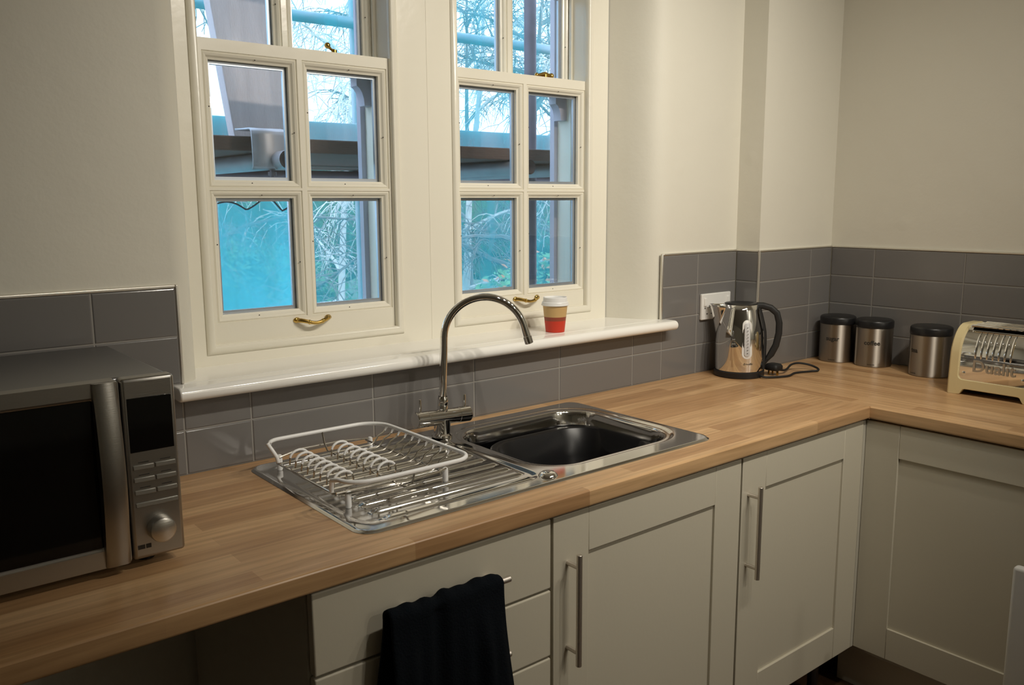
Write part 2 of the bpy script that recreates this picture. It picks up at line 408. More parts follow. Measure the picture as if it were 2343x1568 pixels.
mb.build('tile_trim', 'trim', wb, bevel=0.002, weld=False); mp.build('tile_trim', 'trim', wp, bevel=0.002, weld=False)
MB().box(XR - 0.0015, XR + PL, -2.6, YB, zt, zt + 0.0065).build('tile_trim', 'trim', wr, bevel=0.002)

# ------------------------------------------------------------ window joinery
OPEN = [(-0.013, 0.485), (0.698, 1.196)]
BZ0 = 1.158
mb = MB()
holes = [(a - 0.017, b + 0.017, BZ0 - 0.017, TOPW - 0.013) for a, b in OPEN]
mb.plate(-0.10, 1.286, SILL - 0.01, TOPW, YF, holes)
for h in holes: mb.rectring(h, YF, h, YF + 0.012)
mb.box(0.598, 0.6015, YF - 0.0008, YF + 0.002, SILL, TOPW)
cas = struct(mb.build('trim_1', 'gloss', sharp=30), 'cream painted casing around the two sash windows')
prof = [(-0.0815, 0.0), (-0.0815, 0.0)]
def sill_profile():
    p = [(0.165, SILL - 0.030), (-0.040, SILL - 0.030)] + [(y, z) for y, z in arc(-0.040, SILL - 0.015, 0.015, 270, 90, 10)][1:] + [(0.165, SILL)]
    return p
mb = MB(); mb.prism([(0.001 if y > 0 else y, z) for y, z in sill_profile()], 'x', -0.170, 1.404)
mb.prism([(0.001, SILL - 0.029), (0.165, SILL - 0.029), (0.165, SILL), (0.001, SILL)], 'x', -0.152, 1.424)
struct(mb.build('trim_2', 'sillp', bevel=0.004, segs=3, sharp=30), 'glossy white window sill with a rounded nose')

def moulding(mb, P, yface, yglass, m=0.018):
    x0, x1, z0, z1 = P
    o = (x0 - m, x1 + m, z0 - m, z1 + m)
    steps = [(m, yface), (m - 0.0015, yface + 0.004), (m * 0.72, yface + 0.0015), (m * 0.45, yface + 0.0045), (m * 0.25, yface + 0.010), (0.0, yface + 0.0125), (0.0, yglass)]
    for (w0, y0), (w1, y1) in zip(steps, steps[1:]):
        mb.rectring((x0 - w0, x1 + w0, z0 - w0, z1 + w0), y0, (x0 - w1, x1 + w1, z0 - w1, z1 + w1), y1)
    return o
def sash(name, parent, X0, X1, Z0, Z1, yf, yb, panes):
    mb = MB(); yg = (yf + yb) / 2 - 0.004
    fo = [moulding(mb, P, yf, yg) for P in panes]
    mb.plate(X0, X1, Z0, Z1, yf, fo)
    m2 = 0.010; bo = [(P[0] - m2, P[1] + m2, P[2] - m2, P[3] + m2) for P in panes]
    mb.plate(X0, X1, Z0, Z1, yb, bo)
    for P, o in zip(panes, bo): mb.rectring(o, yb, P, yg + 0.018)
    mb.rectring((X0, X1, Z0, Z1), yf, (X0, X1, Z0, Z1), yb)
    s = mb.build(name, 'gloss', parent, sharp=25)
    nail = MB()
    for P in panes:
        cx, cz = (P[0] + P[1]) / 2, (P[2] + P[3]) / 2
        for nx, nz in ((P[0] - 0.006, cz + 0.03), (P[1] + 0.006, cz - 0.02), (cx - 0.01, P[2] - 0.007), (cx + 0.012, P[3] + 0.007)):
            nail.lathe([(0, 0), (0.0016, 0.0003), (0.0017, 0.0006)], (0, 0, 0), 8)
            for v in list(nail.bm.verts)[-17:]:
                v.co = Vector((nx + v.co.x, yf + 0.0075 - 0.003 + v.co.z, nz + v.co.y))
    nail.build('nail_hole', 'screw', s)
    for P in panes:
        sp = MB(); i = 0.008
        g = MB().box(P[0], P[1], yg + 0.001, yg + 0.004, P[2], P[3])
        g.box(P[0], P[1], yg + 0.013, yg + 0.016, P[2], P[3])
        gp = g.build('glass_pane', 'glass', s)
        sp.rectring((P[0] + .0002, P[1] - .0002, P[2] + .0002, P[3] - .0002), yg + 0.0045, (P[0] + i, P[1] - i, P[2] + i, P[3] - i), yg + 0.0045)
        sp.rectring((P[0] + i, P[1] - i, P[2] + i, P[3] - i), yg + 0.0045, (P[0] + i, P[1] - i, P[2] + i, P[3] - i), yg + 0.0125)
        sp.rectring((P[0] + .0002, P[1] - .0002, P[2] + .0002, P[3] - .0002), yg + 0.0125, (P[0] + i, P[1] - i, P[2] + i, P[3] - i), yg + 0.0125)
        sp.build('glazing_spacer', 'spacer', s)
    return s
def sash_lift(parent, cx, cz, y):
    mb = MB()
    for sx in (-1, 1):
        mb.ball((cx + sx * 0.043, y - 0.002, cz), 0.0095, 1.0, 0.45, 0.75)
    pts = []
    for i in range(15):
        t = i / 14; x = cx - 0.043 + 0.086 * t
        pts.append((x, y - 0.006 - 0.018 * math.sin(PI * t) ** 0.6, cz - 0.008 * math.sin(PI * t) ** 2))
    mb.tube(pts, [0.0042 + 0.0016 * abs(2 * i / 14 - 1) for i in range(15)], 10)
    mb.ball(pts[4], 0.0062, 0.7, 1, 1); mb.ball(pts[10], 0.0062, 0.7, 1, 1)
    for sx in (-1, 1): mb.cyl((cx + sx * 0.046, y - 0.008, cz), (cx + sx * 0.046, y - 0.0055, cz), 0.003, 10)
    return mb.build('sash_lift', 'brass', parent)
def fastener(parent, cx, y, z, turned):
    mb = MB()
    if turned:
        mb.box(cx - 0.006, cx + 0.020, y - 0.012, y + 0.014, z, z + 0.003)
        mb.cyl((cx + 0.007, y, z), (cx + 0.007, y, z + 0.011), 0.007, 14)
        mb.tube([(cx + 0.007, y, z + 0.009), (cx - 0.004, y - 0.004, z + 0.011), (cx - 0.014, y - 0.010, z + 0.016)], [0.004, 0.003, 0.004], 10)
        mb.ball((cx - 0.017, y - 0.011, z + 0.018), 0.0075)
    else:
        mb.box(cx - 0.034, cx + 0.030, y - 0.010, y + 0.012, z, z + 0.003)
        mb.cyl((cx, y, z), (cx, y, z + 0.012), 0.009, 14)
        mb.tube([(cx + 0.022, y, z + 0.008), (cx, y, z + 0.013), (cx - 0.028, y, z + 0.008)], [0.007, 0.0075, 0.004], 10)
        mb.ball((cx - 0.033, y, z + 0.009), 0.006); mb.ball((cx + 0.026, y, z + 0.010), 0.0085)
    return mb.build('sash_catch', 'brass', parent)
def sash_window(n, X0, X1, pan, cat_x, turned, label):
    w = struct(bpy.data.objects.new('window_%d' % n, None), label); COL.objects.link(w)
    w.location = ((X0 + X1) / 2, YF, BZ0)
    # staff bead around the opening
    mb = MB(); b = 0.021; A = (X0 - b, X1 + b, BZ0 - b, TOPW - 0.03 + b); B = (X0, X1, BZ0, TOPW - 0.03)
    pr = [(0.0, 0.0), (0.0, -0.003), (0.12, -0.006), (0.3, -0.0085), (0.55, -0.0095), (0.8, -0.0085), (0.94, -0.005), (1.0, 0.0), (1.0, 0.012)]
    def mix(t): return tuple(a + (c - a) * t for a, c in zip(A, B))
    for (t0, d0), (t1, d1) in zip(pr, pr[1:]): mb.rectring(mix(t0), YF + d0, mix(t1), YF + d1)
    mb.build('staff_bead', 'gloss', w, sharp=40)
    # box frame sides with parting bead, and outer lining
    mb = MB()
    for xs, sg in ((X0, -1), (X1, 1)):
        a, c = sorted((xs + sg * 0.0008, xs + sg * 0.04)); mb.box(a, c, YF + 0.012, 0.335, BZ0 - 0.03, TOPW)
        a, c = sorted((xs - sg * 0.006, xs + sg * 0.004)); mb.box(a, c, 0.2285, 0.2385, BZ0, TOPW - 0.03)
    mb.box(X0, X1, YF + 0.012, 0.335, BZ0 - 0.03, BZ0 - 0.004); mb.box(X0, X1, YF + 0.012, 0.335, TOPW - 0.03, TOPW)
    mb.build('box_frame', 'gloss', w, weld=False)
    mb = MB(); mb.box(X1 - 0.014, X1 + 0.05, 0.298, 0.318, 1.0, TOPW); mb.box(X0 - 0.05, X0 + 0.004, 0.298, 0.318, 1.0, TOPW)
    mb.box(X0 - 0.05, X1 + 0.05, 0.298, 0.345, 1.02, BZ0 - 0.006)
    mb.build('outer_lining', 'outpaint', w, weld=False)
    (p0, p1), (p2, p3) = pan
    low = sash('lower_sash', w, X0 + 0.0004, X1 - 0.0008, BZ0 - 0.003, 1.858, 0.170, 0.222,
               [(p0, p1, 1.2257, 1.501), (p2, p3, 1.2257, 1.501), (p0, p1, 1.5427, 1.813), (p2, p3, 1.5427, 1.813)])
    sash_lift(low, (X0 + X1) / 2 + 0.005, 1.1985, 0.170)
    fastener(low, cat_x, 0.200, 1.858, turned)
    up = sash('upper_sash', w, X0 + 0.0004, X1 - 0.0008, 1.818, TOPW - 0.028, 0.243, 0.290,
              [(p0, p1, 1.860, 2.120), (p2, p3, 1.860, 2.120), (p0, p1, 2.165, 2.385), (p2, p3, 2.165, 2.385)])
    mb = MB()
    for xa, xb_, dr in ((X1 - 0.046, X1 + 0.003, 1), (X0 - 0.003, X0 + 0.030, -1)):
        q = [(xa, 1.822), (xa, 1.795)] + [(xa + (0.022) * math.sin(t * PI / 2), 1.795 - 0.040 * (1 - math.cos(t * PI / 2)) - 0.010 * t) for t in (0.25, 0.5, 0.75, 1.0)] + [(xb_, 1.745), (xb_, 1.822)]
        if dr < 0: q = [(xa + xb_ - x, z) for x, z in q]
        mb.prism(q, 'y', 0.255, 0.288)
    mb.build('sash_horn', 'outpaint', up)
    return w
sash_window(1, *OPEN[0], ((0.0166, 0.211), (0.2605, 0.461)), 0.340, True, 'left sash window with small panes and a brass lift')
sash_window(2, *OPEN[1], ((0.721, 0.927), (0.975, 1.178)), 1.055, False, 'right sash window with small panes and a brass lift')

# ------------------------------------------------------------ worktop
wt = thing('worktop', 'oak block laminate worktop turning the corner of the room', 'worktop', (0.6, -0.3, WT - 0.036))
WB = WT - 0.0365; YW = -0.6305; XI = 1.5534
def edge_prof(f, back, r=0.006):
    # section of the rounded front edge, f = front coordinate, back = where it meets the board
    s = 1 if back > f else -1
    p = [(back, WB), (f + s * r, WB)] + [(f + s * (r - r * math.sin(a)), WB + r - r * math.cos(a)) for a in (PI / 8, PI / 4, 3 * PI / 8, PI / 2)]
    p += [(f + s * (r - r * math.cos(a)), WT - r + r * math.sin(a)) for a in (PI / 8, PI / 4, 3 * PI / 8, PI / 2)] + [(back, WT)]
    return p
mb = MB(); yb0 = -0.02
HX0, HX1, HY0, HY1 = 0.432, 0.936, -0.523, -0.062
mb.prism(edge_prof(YW, -0.56), 'x', -2.19, XI)
mb.box(-2.19, HX0, -0.56, 0.0, WB, WT); mb.box(HX1, XI, -0.56, 0.0, WB, WT)
mb.box(HX0, HX1, -0.56, HY0, WB, WT); mb.box(HX0, HX1, HY1, 0.0, WB, WT)
mb.build('worktop_board', 'wood_x', wt, sharp=25)
mb = MB()
mb.prism(edge_prof(XI, XI + 0.07), 'y', -2.6, YW)
mb.box(XI + 0.07, XR, -2.6, YW, WB, WT); mb.box(XI + 0.0003, XB, YW, 0.0, WB, WT); mb.box(XB, XR, YW, YB, WB, WT)
mb.build('worktop_board', 'wood_y', wt, sharp=25)

# ------------------------------------------------------------ base units
YD = -0.619; XD = 1.564
def shaker(mb, a0, a1, z0, z1, face, axis='x', th=0.019, st=0.0985, rl=0.094):
    def B(u0, u1, d0, d1, w0, w1):
        if axis == 'x': mb.box(u0, u1, face + d0, face + d1, w0, w1)
        else: mb.box(face + d0, face + d1, u0, u1, w0, w1)
    g = 0.0005
    B(a0, a0 + st - g, 0, th, z0, z1); B(a1 - st + g, a1, 0, th, z0, z1)
    B(a0 + st, a1 - st, 0.0002, th, z0, z0 + rl); B(a0 + st, a1 - st, 0.0002, th, z1 - rl, z1)
    B(a0 + st - 0.002, a1 - st + 0.002, 0.0065, th - 0.002, z0 + rl - 0.002, z1 - rl + 0.002)
def bar_handle(parent, p0, p1, posts, out, r=0.0062):
    mb = MB(); mb.cyl(p0, p1, r, 18)
    h = mb.build('handle', 'nickel', parent, bevel=0.001)
    for p in posts:
        MB().cyl(p, (p[0] + out[0], p[1] + out[1], p[2] + out[2]), 0.0048, 14).build('handle_post', 'nickel', h)
    return h
def carcass(parent, x0, x1, y0, y1, legs=True):
    mb = MB(); t = 0.018
    mb.box(x0, x0 + t, y0, y1, 0.152, 0.8715).box(x1 - t, x1, y0, y1, 0.152, 0.8715)
    mb.box(x0 + t, x1 - t, y0, y1, 0.152, 0.170).box(x0 + t, x1 - t, y1 - 0.008, y1, 0.17, 0.72)
    c = mb.build('carcass', 'carcass', parent, weld=False)
    if legs:
        for lx in (x0 + 0.06, x1 - 0.06):
            for ly in (y0 + 0.06, y1 - 0.06):
                MB().lathe([(0, 0), (0.028, 0), (0.028, 0.012), (0.016, 0.02), (0.016, 0.14), (0.024, 0.152), (0, 0.1518)], (lx, ly, 0.0002), 16).build('leg', 'black', parent)
    return c
du = thing('drawer_unit', 'cream four drawer unit with a dark towel over its top handle', 'drawer unit', (0.10, -0.3, 0))
carcass(du, -0.1695, 0.351, -0.598, -0.04)
zs = [(0.7224, 0.8677), (0.5766, 0.7174), (0.4308, 0.5717), (0.172, 0.4258)]
for a, b in zs:
    d = MB().box(-0.1666, 0.3490, YD, YD + 0.019, a, b).build('drawer', 'cream', du, bevel=0.003, segs=3)
    hz = b - 0.0727
    bar_handle(d, (-0.0275, YD - 0.035, hz), (0.2150, YD - 0.035, hz), [(0.004, YD - 0.032, hz), (0.184, YD - 0.032, hz)], (0, 0.033, 0))
def cabinet(label, x0, x1, hx, hz0, hz1):
    c = thing('base_cabinet', label, 'cabinet', ((x0 + x1) / 2, -0.3, 0))
    carcass(c, x0 - 0.001, x1 + 0.001, -0.598, -0.04)
    mb = MB(); shaker(mb, x0, x1, 0.172, 0.8677, YD)
    d = mb.build('door', 'cream', c, bevel=0.0014, weld=False)
    bar_handle(d, (hx, YD - 0.035, hz0), (hx, YD - 0.035, hz1), [(hx, YD - 0.032, hz0 + 0.028), (hx, YD - 0.032, hz1 - 0.028)], (0, 0.033, 0))
    return c
cabinet('cream shaker door cabinet under the sink, bar handle at its left', 0.3559, 0.9712, 0.394, 0.552, 0.792)
cabinet('cream shaker door cabinet between the sink cabinet and the corner', 0.9785, 1.546, 1.004, 0.559, 0.798)
cc = thing('corner_cabinet', 'cream shaker door cabinet under the right worktop, beside the inner corner', 'cabinet', (1.85, -0.9, 0))
mb = MB(); t = 0.018
mb.box(XD + 0.021, 2.18, -1.213, -1.195, 0.152, 0.8715).box(XD + 0.021, 2.18, -0.635, -0.617, 0.152, 0.8715).box(XD + 0.021, 2.18, -1.195, -0.635, 0.152, 0.17)
mb.build('carcass', 'carcass', cc, weld=False)
mb = MB(); shaker(mb, -1.2135, -0.6175, 0.170, 0.8672, XD, 'y')
mb.build('door', 'cream', cc, bevel=0.0014, weld=False)
MB().box(1.551, XD + 0.02, -0.6165, -0.601, 0.17, 0.867).build('corner_post', 'carcass', cc)
for lx, ly in ((1.70, -1.15), (1.70, -0.66), (2.1, -1.15), (2.1, -0.66)):
    MB().cyl((lx, ly, 0), (lx, ly, 0.152), 0.018, 14).build('leg', 'black', cc)
tag(MB().box(1.64, 1.655, -2.5, -0.531, 0.0005, 0.150).build('plinth', 'cream', bevel=0.001), 'cream plinth board below the right-hand cabinet', 'plinth')

ad = thing('appliance', 'white upright appliance edge cut off at the bottom right corner', 'appliance', (1.33, -1.30, 0))
MB().box(1.30, 1.325, -1.62, -1.121, 0.002, 0.668).build('appliance_body', M['white'], ad, bevel=0.007, segs=4)

# ------------------------------------------------------------ sink
sk = thing('sink', 'stainless steel sink and ridged drainer set in the worktop', 'sink', (0.457, -0.297, WT))
SX0, SX1, SY0, SY1 = -0.036, 0.949, -0.5555, -0.040
def sd_rr(x, y, cx, cy, hx, hy, r):
    qx, qy = abs(x - cx) - hx + r, abs(y - cy) - hy + r
    return min(max(qx, qy), 0.0) + math.hypot(max(qx, 0), max(qy, 0)) - r
def sstep(a, b, t):
    t = max(0.0, min(1.0, (t - a) / (b - a))); return t * t * (3 - 2 * t)
BCX, BCY, BHX, BHY = 0.686, -0.289, 0.240, 0.214
def sink_z(x, y):
    de = -sd_rr(x, y, (SX0 + SX1) / 2, (SY0 + SY1) / 2, (SX1 - SX0) / 2, (SY1 - SY0) / 2, 0.038)
    z = WT + 0.0006 + 0.0042 * sstep(0, 0.007, de)
    # drainer well
    dd = -sd_rr(x, y, 0.205, -0.300, 0.222, 0.222, 0.05)
    z -= 0.0025 * sstep(0.0, 0.014, dd)
    if 0.02 < x < 0.415 and -0.515 < y < -0.085:
        k = (y + 0.4625) / 0.0445; fr = abs(k - round(k)) * 0.0445
        e = sstep(0.028, 0.05, x) * (1 - sstep(0.392, 0.404, x))
        z += 0.0052 * (1 - sstep(0.0055, 0.0105, fr)) * e * sstep(0.0, 0.02, dd + 0.004)
    # bowl with a stepped lip
    db = -sd_rr(x, y, BCX, BCY, BHX, BHY, 0.115)
    z -= 0.0035 * sstep(0.0, 0.008, db)
    z -= 0.003 * sstep(0.018, 0.026, db)
    z -= 0.150 * sstep(0.022, 0.050, db)
    return z
mb = MB(); NX, NY = 270, 330
def sink_fn(u, v):
    x = SX0 + (SX1 - SX0) * u; y = SY0 + (SY1 - SY0) * v
    cx, cy, hx, hy, r = (SX0 + SX1) / 2, (SY0 + SY1) / 2, (SX1 - SX0) / 2, (SY1 - SY0) / 2, 0.038
    qx, qy = abs(x - cx) - hx + r, abs(y - cy) - hy + r
    if qx > 0 and qy > 0:
        l = math.hypot(qx, qy); kk = max(qx, qy) / l
        qx *= kk; qy *= kk
        x = cx + math.copysign(hx - r + qx, x - cx); y = cy + math.copysign(hy - r + qy, y - cy)
    return (x, y, sink_z(x, y))
mb.grid(sink_fn, NX, NY)
mb.build('sink_top', 'sink', sk, sharp=80)
mb = MB(); mb.lathe([(0, 0.0095), (0.006, 0.0095), (0.014, 0.008), (0.0185, 0.0045), (0.021, 0.001), (0.021, 0.0)], (0.432, -0.5165, WT + 0.0046), 32)
mb.build('waste_knob', 'chrome', sk)

ba = thing('washing_up_bowl', 'black plastic washing-up bowl sitting inside the sink', 'bowl', (0.727, -0.272, 0.757))
mb = MB(); bx, by = 0.722, -0.281
def wob(p, k):
    # two grip swellings at the left and right ends of the rim
    out = []
    for x, y in p:
        a = math.atan2((y - by) * 1.3, x - bx); s_ = k * max(0, math.cos(a)) ** 6 * 0.0 
        out.append((x + s_, y))
    return out
lv = [(0.130, 0.090, 0.060, 0.759), (0.148, 0.106, 0.070, 0.762), (0.162, 0.120, 0.080, 0.80), (0.178, 0.136, 0.09, 0.871), (0.181, 0.139, 0.092, 0.8735), (0.195, 0.1535, 0.11, 0.8745), (0.198, 0.156, 0.11, 0.872), (0.198, 0.156, 0.11, 0.867), (0.184, 0.142, 0.09, 0.864), (0.164, 0.122, 0.08, 0.79), (0.150, 0.106, 0.07, 0.757), (0.130, 0.090, 0.06, 0.756)]
mb.loft([[(x, y, z) for x, y in rrect(bx, by, hx, hy, r, 10)] for hx, hy, r, z in lv], cap0=True, cap1=True)
mb.build('basin', 'basin', ba, sharp=50)

# ------------------------------------------------------------ tap
TP = Vector((0.4365, -0.116, WT + 0.0045))
tp = thing('mixer_tap', 'chrome swan-neck mixer tap with two levers behind the sink', 'tap', TP)
mb = MB(); mb.lathe([(0, 0), (0.0255, 0), (0.0265, 0.002), (0.0255, 0.006), (0.0215, 0.009), (0.0205, 0.010), (0.0205, 0.045), (0, 0.05)], TP, 40)
mb.build('tap_base', 'chrome', tp)
bz = TP.z + 0.050
bb = MB().cyl((TP.x - 0.060, TP.y, bz), (TP.x + 0.060, TP.y, bz), 0.0195, 40).build('tap_body', 'chrome', tp, bevel=0.0015)
for sg in (-1, 1):
    x0, x1 = sorted((TP.x + sg * 0.0435, TP.x + sg * 0.0805))
    kb = MB().cyl((x0 + (0.0008 if sg > 0 else 0), TP.y, bz), (x1 - (0.0008 if sg < 0 else 0), TP.y, bz), 0.0200, 40).build('lever_barrel', 'chrome', tp, bevel=0.002)
    MB().tube([(TP.x + sg * 0.0665, TP.y, bz + 0.015), (TP.x + sg * 0.0665, TP.y, bz + 0.030), (TP.x + sg * 0.0668, TP.y + 0.002, bz + 0.050)], [0.0044, 0.0036, 0.0034], 14).build('lever', 'chrome', kb, bevel=0.0008)
mb = MB(); mb.lathe([(0.0135, 0.012), (0.0135, 0.028), (0.0128, 0.030), (0.0135, 0.032), (0.0135, 0.047), (0.0115, 0.050), (0.011, 0.052)], (TP.x, TP.y, bz), 32)
mb.build('spout_collar', 'chrome', tp)
ang = math.radians(-33); dx, dy = math.cos(ang), math.sin(ang)
R_ = 0.1005; zc = 1.163
pts = [(TP.x, TP.y, bz + 0.03), (TP.x, TP.y, 1.0), (TP.x, TP.y, 1.06), (TP.x, TP.y, 1.12)]
for i in range(41):
    a = math.radians(180 - 163 * i / 40); pts.append((TP.x + dx * (R_ + R_ * math.cos(a)), TP.y + dy * (R_ + R_ * math.cos(a)), zc + R_ * math.sin(a)))
e = Vector(pts[-1]); tdir = (Vector(pts[-1]) - Vector(pts[-2])).normalized()
pts.append(tuple(e + tdir * 0.024))
MB().tube(pts, 0.0094, 28).build('spout', 'chrome', tp)
MB().tube([e + tdir * 0.0235, e + tdir * 0.025, e + tdir * 0.043, e + tdir * 0.044], [0.0095, 0.0108, 0.0104, 0.0085], 28).build('spout_tip', 'chrome', tp)
tp.rotation_euler = (0, math.radians(2.6), 0)

# ------------------------------------------------------------ dish rack
dr = thing('dish_rack', 'white coated wire dish rack standing on the drainer', 'dish rack', (0.12, -0.29, WT + 0.004))
ZR, ZB_ = 0.986, 0.947
rim = [(-0.011, -0.158, ZB_), (-0.013, -0.156, ZB_ + 0.012), (-0.021, -0.151, ZB_ + 0.028)]
rim += [(x, y, ZR) for x, y in [(-0.025, -0.140)] + arc(0.012, -0.150, 0.034, 165, 90, 6) + [(0.06, -0.116), (0.12, -0.117)] + arc(0.192, -0.178, 0.060, 90, 0, 10) + [(0.253, -0.25), (0.253, -0.38)] + arc(0.212, -0.455, 0.041, 0, -90, 8) + [(0.12, -0.497), (0.05, -0.496)] + arc(0.022, -0.446, 0.047, -95, -172, 8)]
rim += [(-0.024, -0.424, ZB_ + 0.031), (-0.015, -0.404, ZB_ + 0.014), (-0.012, -0.398, ZB_)]
MB().tube(rim, 0.0043, 12).build('rim', 'coat', dr)
wr_ = 0.0021
mb = MB()
mb.tube([(0.010, -0.112, ZB_ - 0.003), (-0.010, -0.150, ZB_ - 0.003), (-0.012, -0.28, ZB_ - 0.003), (-0.012, -0.40, ZB_ - 0.003), (0.008, -0.418, ZB_ - 0.003)], 0.0025, 8)
mb.tube([(0.225, -0.112, ZB_ - 0.003), (0.225, -0.28, ZB_ - 0.003), (0.225, -0.418, ZB_ - 0.003)], 0.0022, 8)
mb.tube([(0.112, -0.118, ZR), (0.113, -0.125, ZB_ + 0.012), (0.113, -0.14, ZB_ - 0.002), (0.113, -0.30, ZB_ - 0.004), (0.113, -0.46, ZB_ - 0.002), (0.113, -0.486, ZB_ + 0.012), (0.112, -0.497, ZR)], 0.0020, 8)
mb.tube([(0.010, -0.416, ZB_ - 0.004), (0.05, -0.442, ZB_ + 0.004), (0.12, -0.450, ZB_ + 0.004), (0.20, -0.440, ZB_ + 0.003), (0.236, -0.42, ZB_)], 0.0022, 8)
mb.tube([(0.010, -0.114, ZB_ - 0.003), (0.06, -0.112, ZB_ + 0.006), (0.16, -0.112, ZB_ + 0.006), (0.23, -0.114, ZB_)], 0.0022, 8)
mb.build('base_frame', 'wire', dr)
for k in range(10):
    y = -0.167 - 0.0275 * k
    p = [(-0.011, y, ZB_), (0.10, y, ZB_), (0.196, y, ZB_)] + [(x, y, z) for x, z in arc(0.198, ZB_ + 0.030, 0.030, -88, -25, 5)] + [(0.240, y, ZB_ + 0.024), (0.2525, y, ZR)]
    w = MB().tube(p, wr_, 8).build('rack_wire', 'wire', dr)
    MB().tube([(0.2435, y, ZB_ + 0.0275), (0.2525, y, ZR)], 0.0024, 8).build('wire_sleeve', 'coat', w)
    if 1 <= k <= 8:
        for cx in (0.020, 0.116):
            lp = [(cx - 0.022, y, ZB_ + 0.0012), (cx - 0.021, y, ZB_ + 0.010)] + [(cx + 0.021 * math.cos(math.radians(a)), y, ZB_ + 0.014 + 0.017 * math.sin(math.radians(a))) for a in range(170, 0, -20)] + [(cx + 0.0215, y, ZB_ + 0.008), (cx + 0.020, y, ZB_ + 0.0012)]
            l = MB().tube(lp, 0.0019, 8).build('plate_loop', 'wire', dr)
            MB().tube(lp[2:10], 0.0026, 8).build('loop_sleeve', 'coat', l)
for fx, fy in ((0.0145, -0.413), (0.0145, -0.106), (0.238, -0.415), (0.238, -0.108)):
    mb = MB(); mb.tube([(fx, fy, sink_z(fx, fy) + 0.0005), (fx, fy, sink_z(fx, fy) + 0.003), (fx, fy, ZB_ - 0.006), (fx, fy, ZB_ - 0.001), (fx, fy, ZB_ + 0.001)], [0.0048, 0.0062, 0.0062, 0.0055, 0.003], 14)
    mb.build('foot', 'coat', dr)

# ------------------------------------------------------------ microwave
mw = thing('microwave', 'stainless steel microwave oven on the worktop at the left', 'microwave', (-0.57, -0.26, WT))
MX0, MX1, MYF, MZ0, MZ1 = -0.824, -0.3025, -0.445, 0.927, 1.2215
MB().box(MX0 + 0.004, MX1 - 0.004, MYF + 0.028, -0.075, MZ0 + 0.004, MZ1 - 0.001).build('case', 'mwside', mw, bevel=0.004)
MB().box(-0.3835, MX1, MYF, MYF + 0.030, MZ0, MZ1).build('control_panel', 'mw', mw, bevel=0.006, segs=4)
cp = mw.children[-1]
mb = MB(); D0, D1 = MX0, -0.3865
mb.plate(D0, D1, MZ0, MZ1, MYF, [(D0 + 0.05, -0.424, 0.960, 1.194)])
mb.rectring((D0, D1, MZ0, MZ1), MYF, (D0, D1, MZ0, MZ1), MYF + 0.028)
mb.rectring((D0 + 0.05, -0.424, 0.960, 1.194), MYF, (D0 + 0.05, -0.424, 0.960, 1.194), MYF + 0.010)
do = mb.build('door', 'mw', mw, bevel=0.005, segs=3)
MB().box(D0 + 0.045, -0.420, MYF + 0.004, MYF + 0.012, 0.955, 1.198).build('door_glass', 'darkglass', do)
loops = []
for i in range(17):
    t = i / 16; z = MZ0 + 0.001 + (MZ1 - MZ0 - 0.002) * t; b = MYF - 0.006 - 0.016 * math.sin(PI * t)
    x0, x1 = -0.4255, -0.3885
    loops.append([(x0, MYF + 0.001, z), (x0 + 0.001, b + 0.003, z), (x0 + 0.006, b, z), (x1 - 0.006, b, z), (x1 - 0.001, b + 0.003, z), (x1, MYF + 0.001, z)])
mb = MB().loft(loops, True, True); mb.build('door_handle', 'mw', do, sharp=50)
MB().box(-0.3765, -0.3095, MYF - 0.0012, MYF + 0.004, 1.103, 1.190).build('display', 'darkglass', cp, bevel=0.0008)
for r in range(3):
    for c in range(2):
        x0 = -0.3745 + c * 0.0335; z0 = 1.0745 - r * 0.0205
        MB().box(x0, x0 + 0.0315, MYF - 0.0022, MYF + 0.002, z0, z0 + 0.0075).build('button', 'button', cp, bevel=0.001)
        MB().box(x0 + 0.008, x0 + 0.024, MYF - 0.0003, MYF + 0.001, z0 + 0.0108, z0 + 0.0122).build('button_print', 'ink', cp)
MB().box(-0.3745, -0.3095, MYF - 0.0022, MYF + 0.002, 1.0130, 1.0205).build('button', 'button', cp, bevel=0.001)
mb = MB(); kx, kz = -0.340, 0.9735
prof = [(0, 0.019), (0.017, 0.019), (0.0195, 0.0175), (0.0205, 0.014), (0.0212, 0.0)]
mb.lathe(prof, (0, 0, 0), 40)
for v in mb.bm.verts: v.co = Vector((kx + v.co.x, MYF - v.co.z, kz + v.co.y))
mb.build('knob', 'steel', cp)
mb = MB().box(-0.3765, -0.3655, MYF - 0.0004, MYF + 0.001, 0.9440, 0.9510).box(-0.3640, -0.3560, MYF - 0.0004, MYF + 0.001, 0.9440, 0.9510)
mb.build('logo_print', 'ink', cp)
for fx in (MX0 + 0.05, MX1 - 0.05):
    for fy in (MYF + 0.05, -0.11): MB().cyl((fx, fy, WT + 0.0002), (fx, fy, MZ0 + 0.006), 0.014, 14).build('foot', 'black', mw)

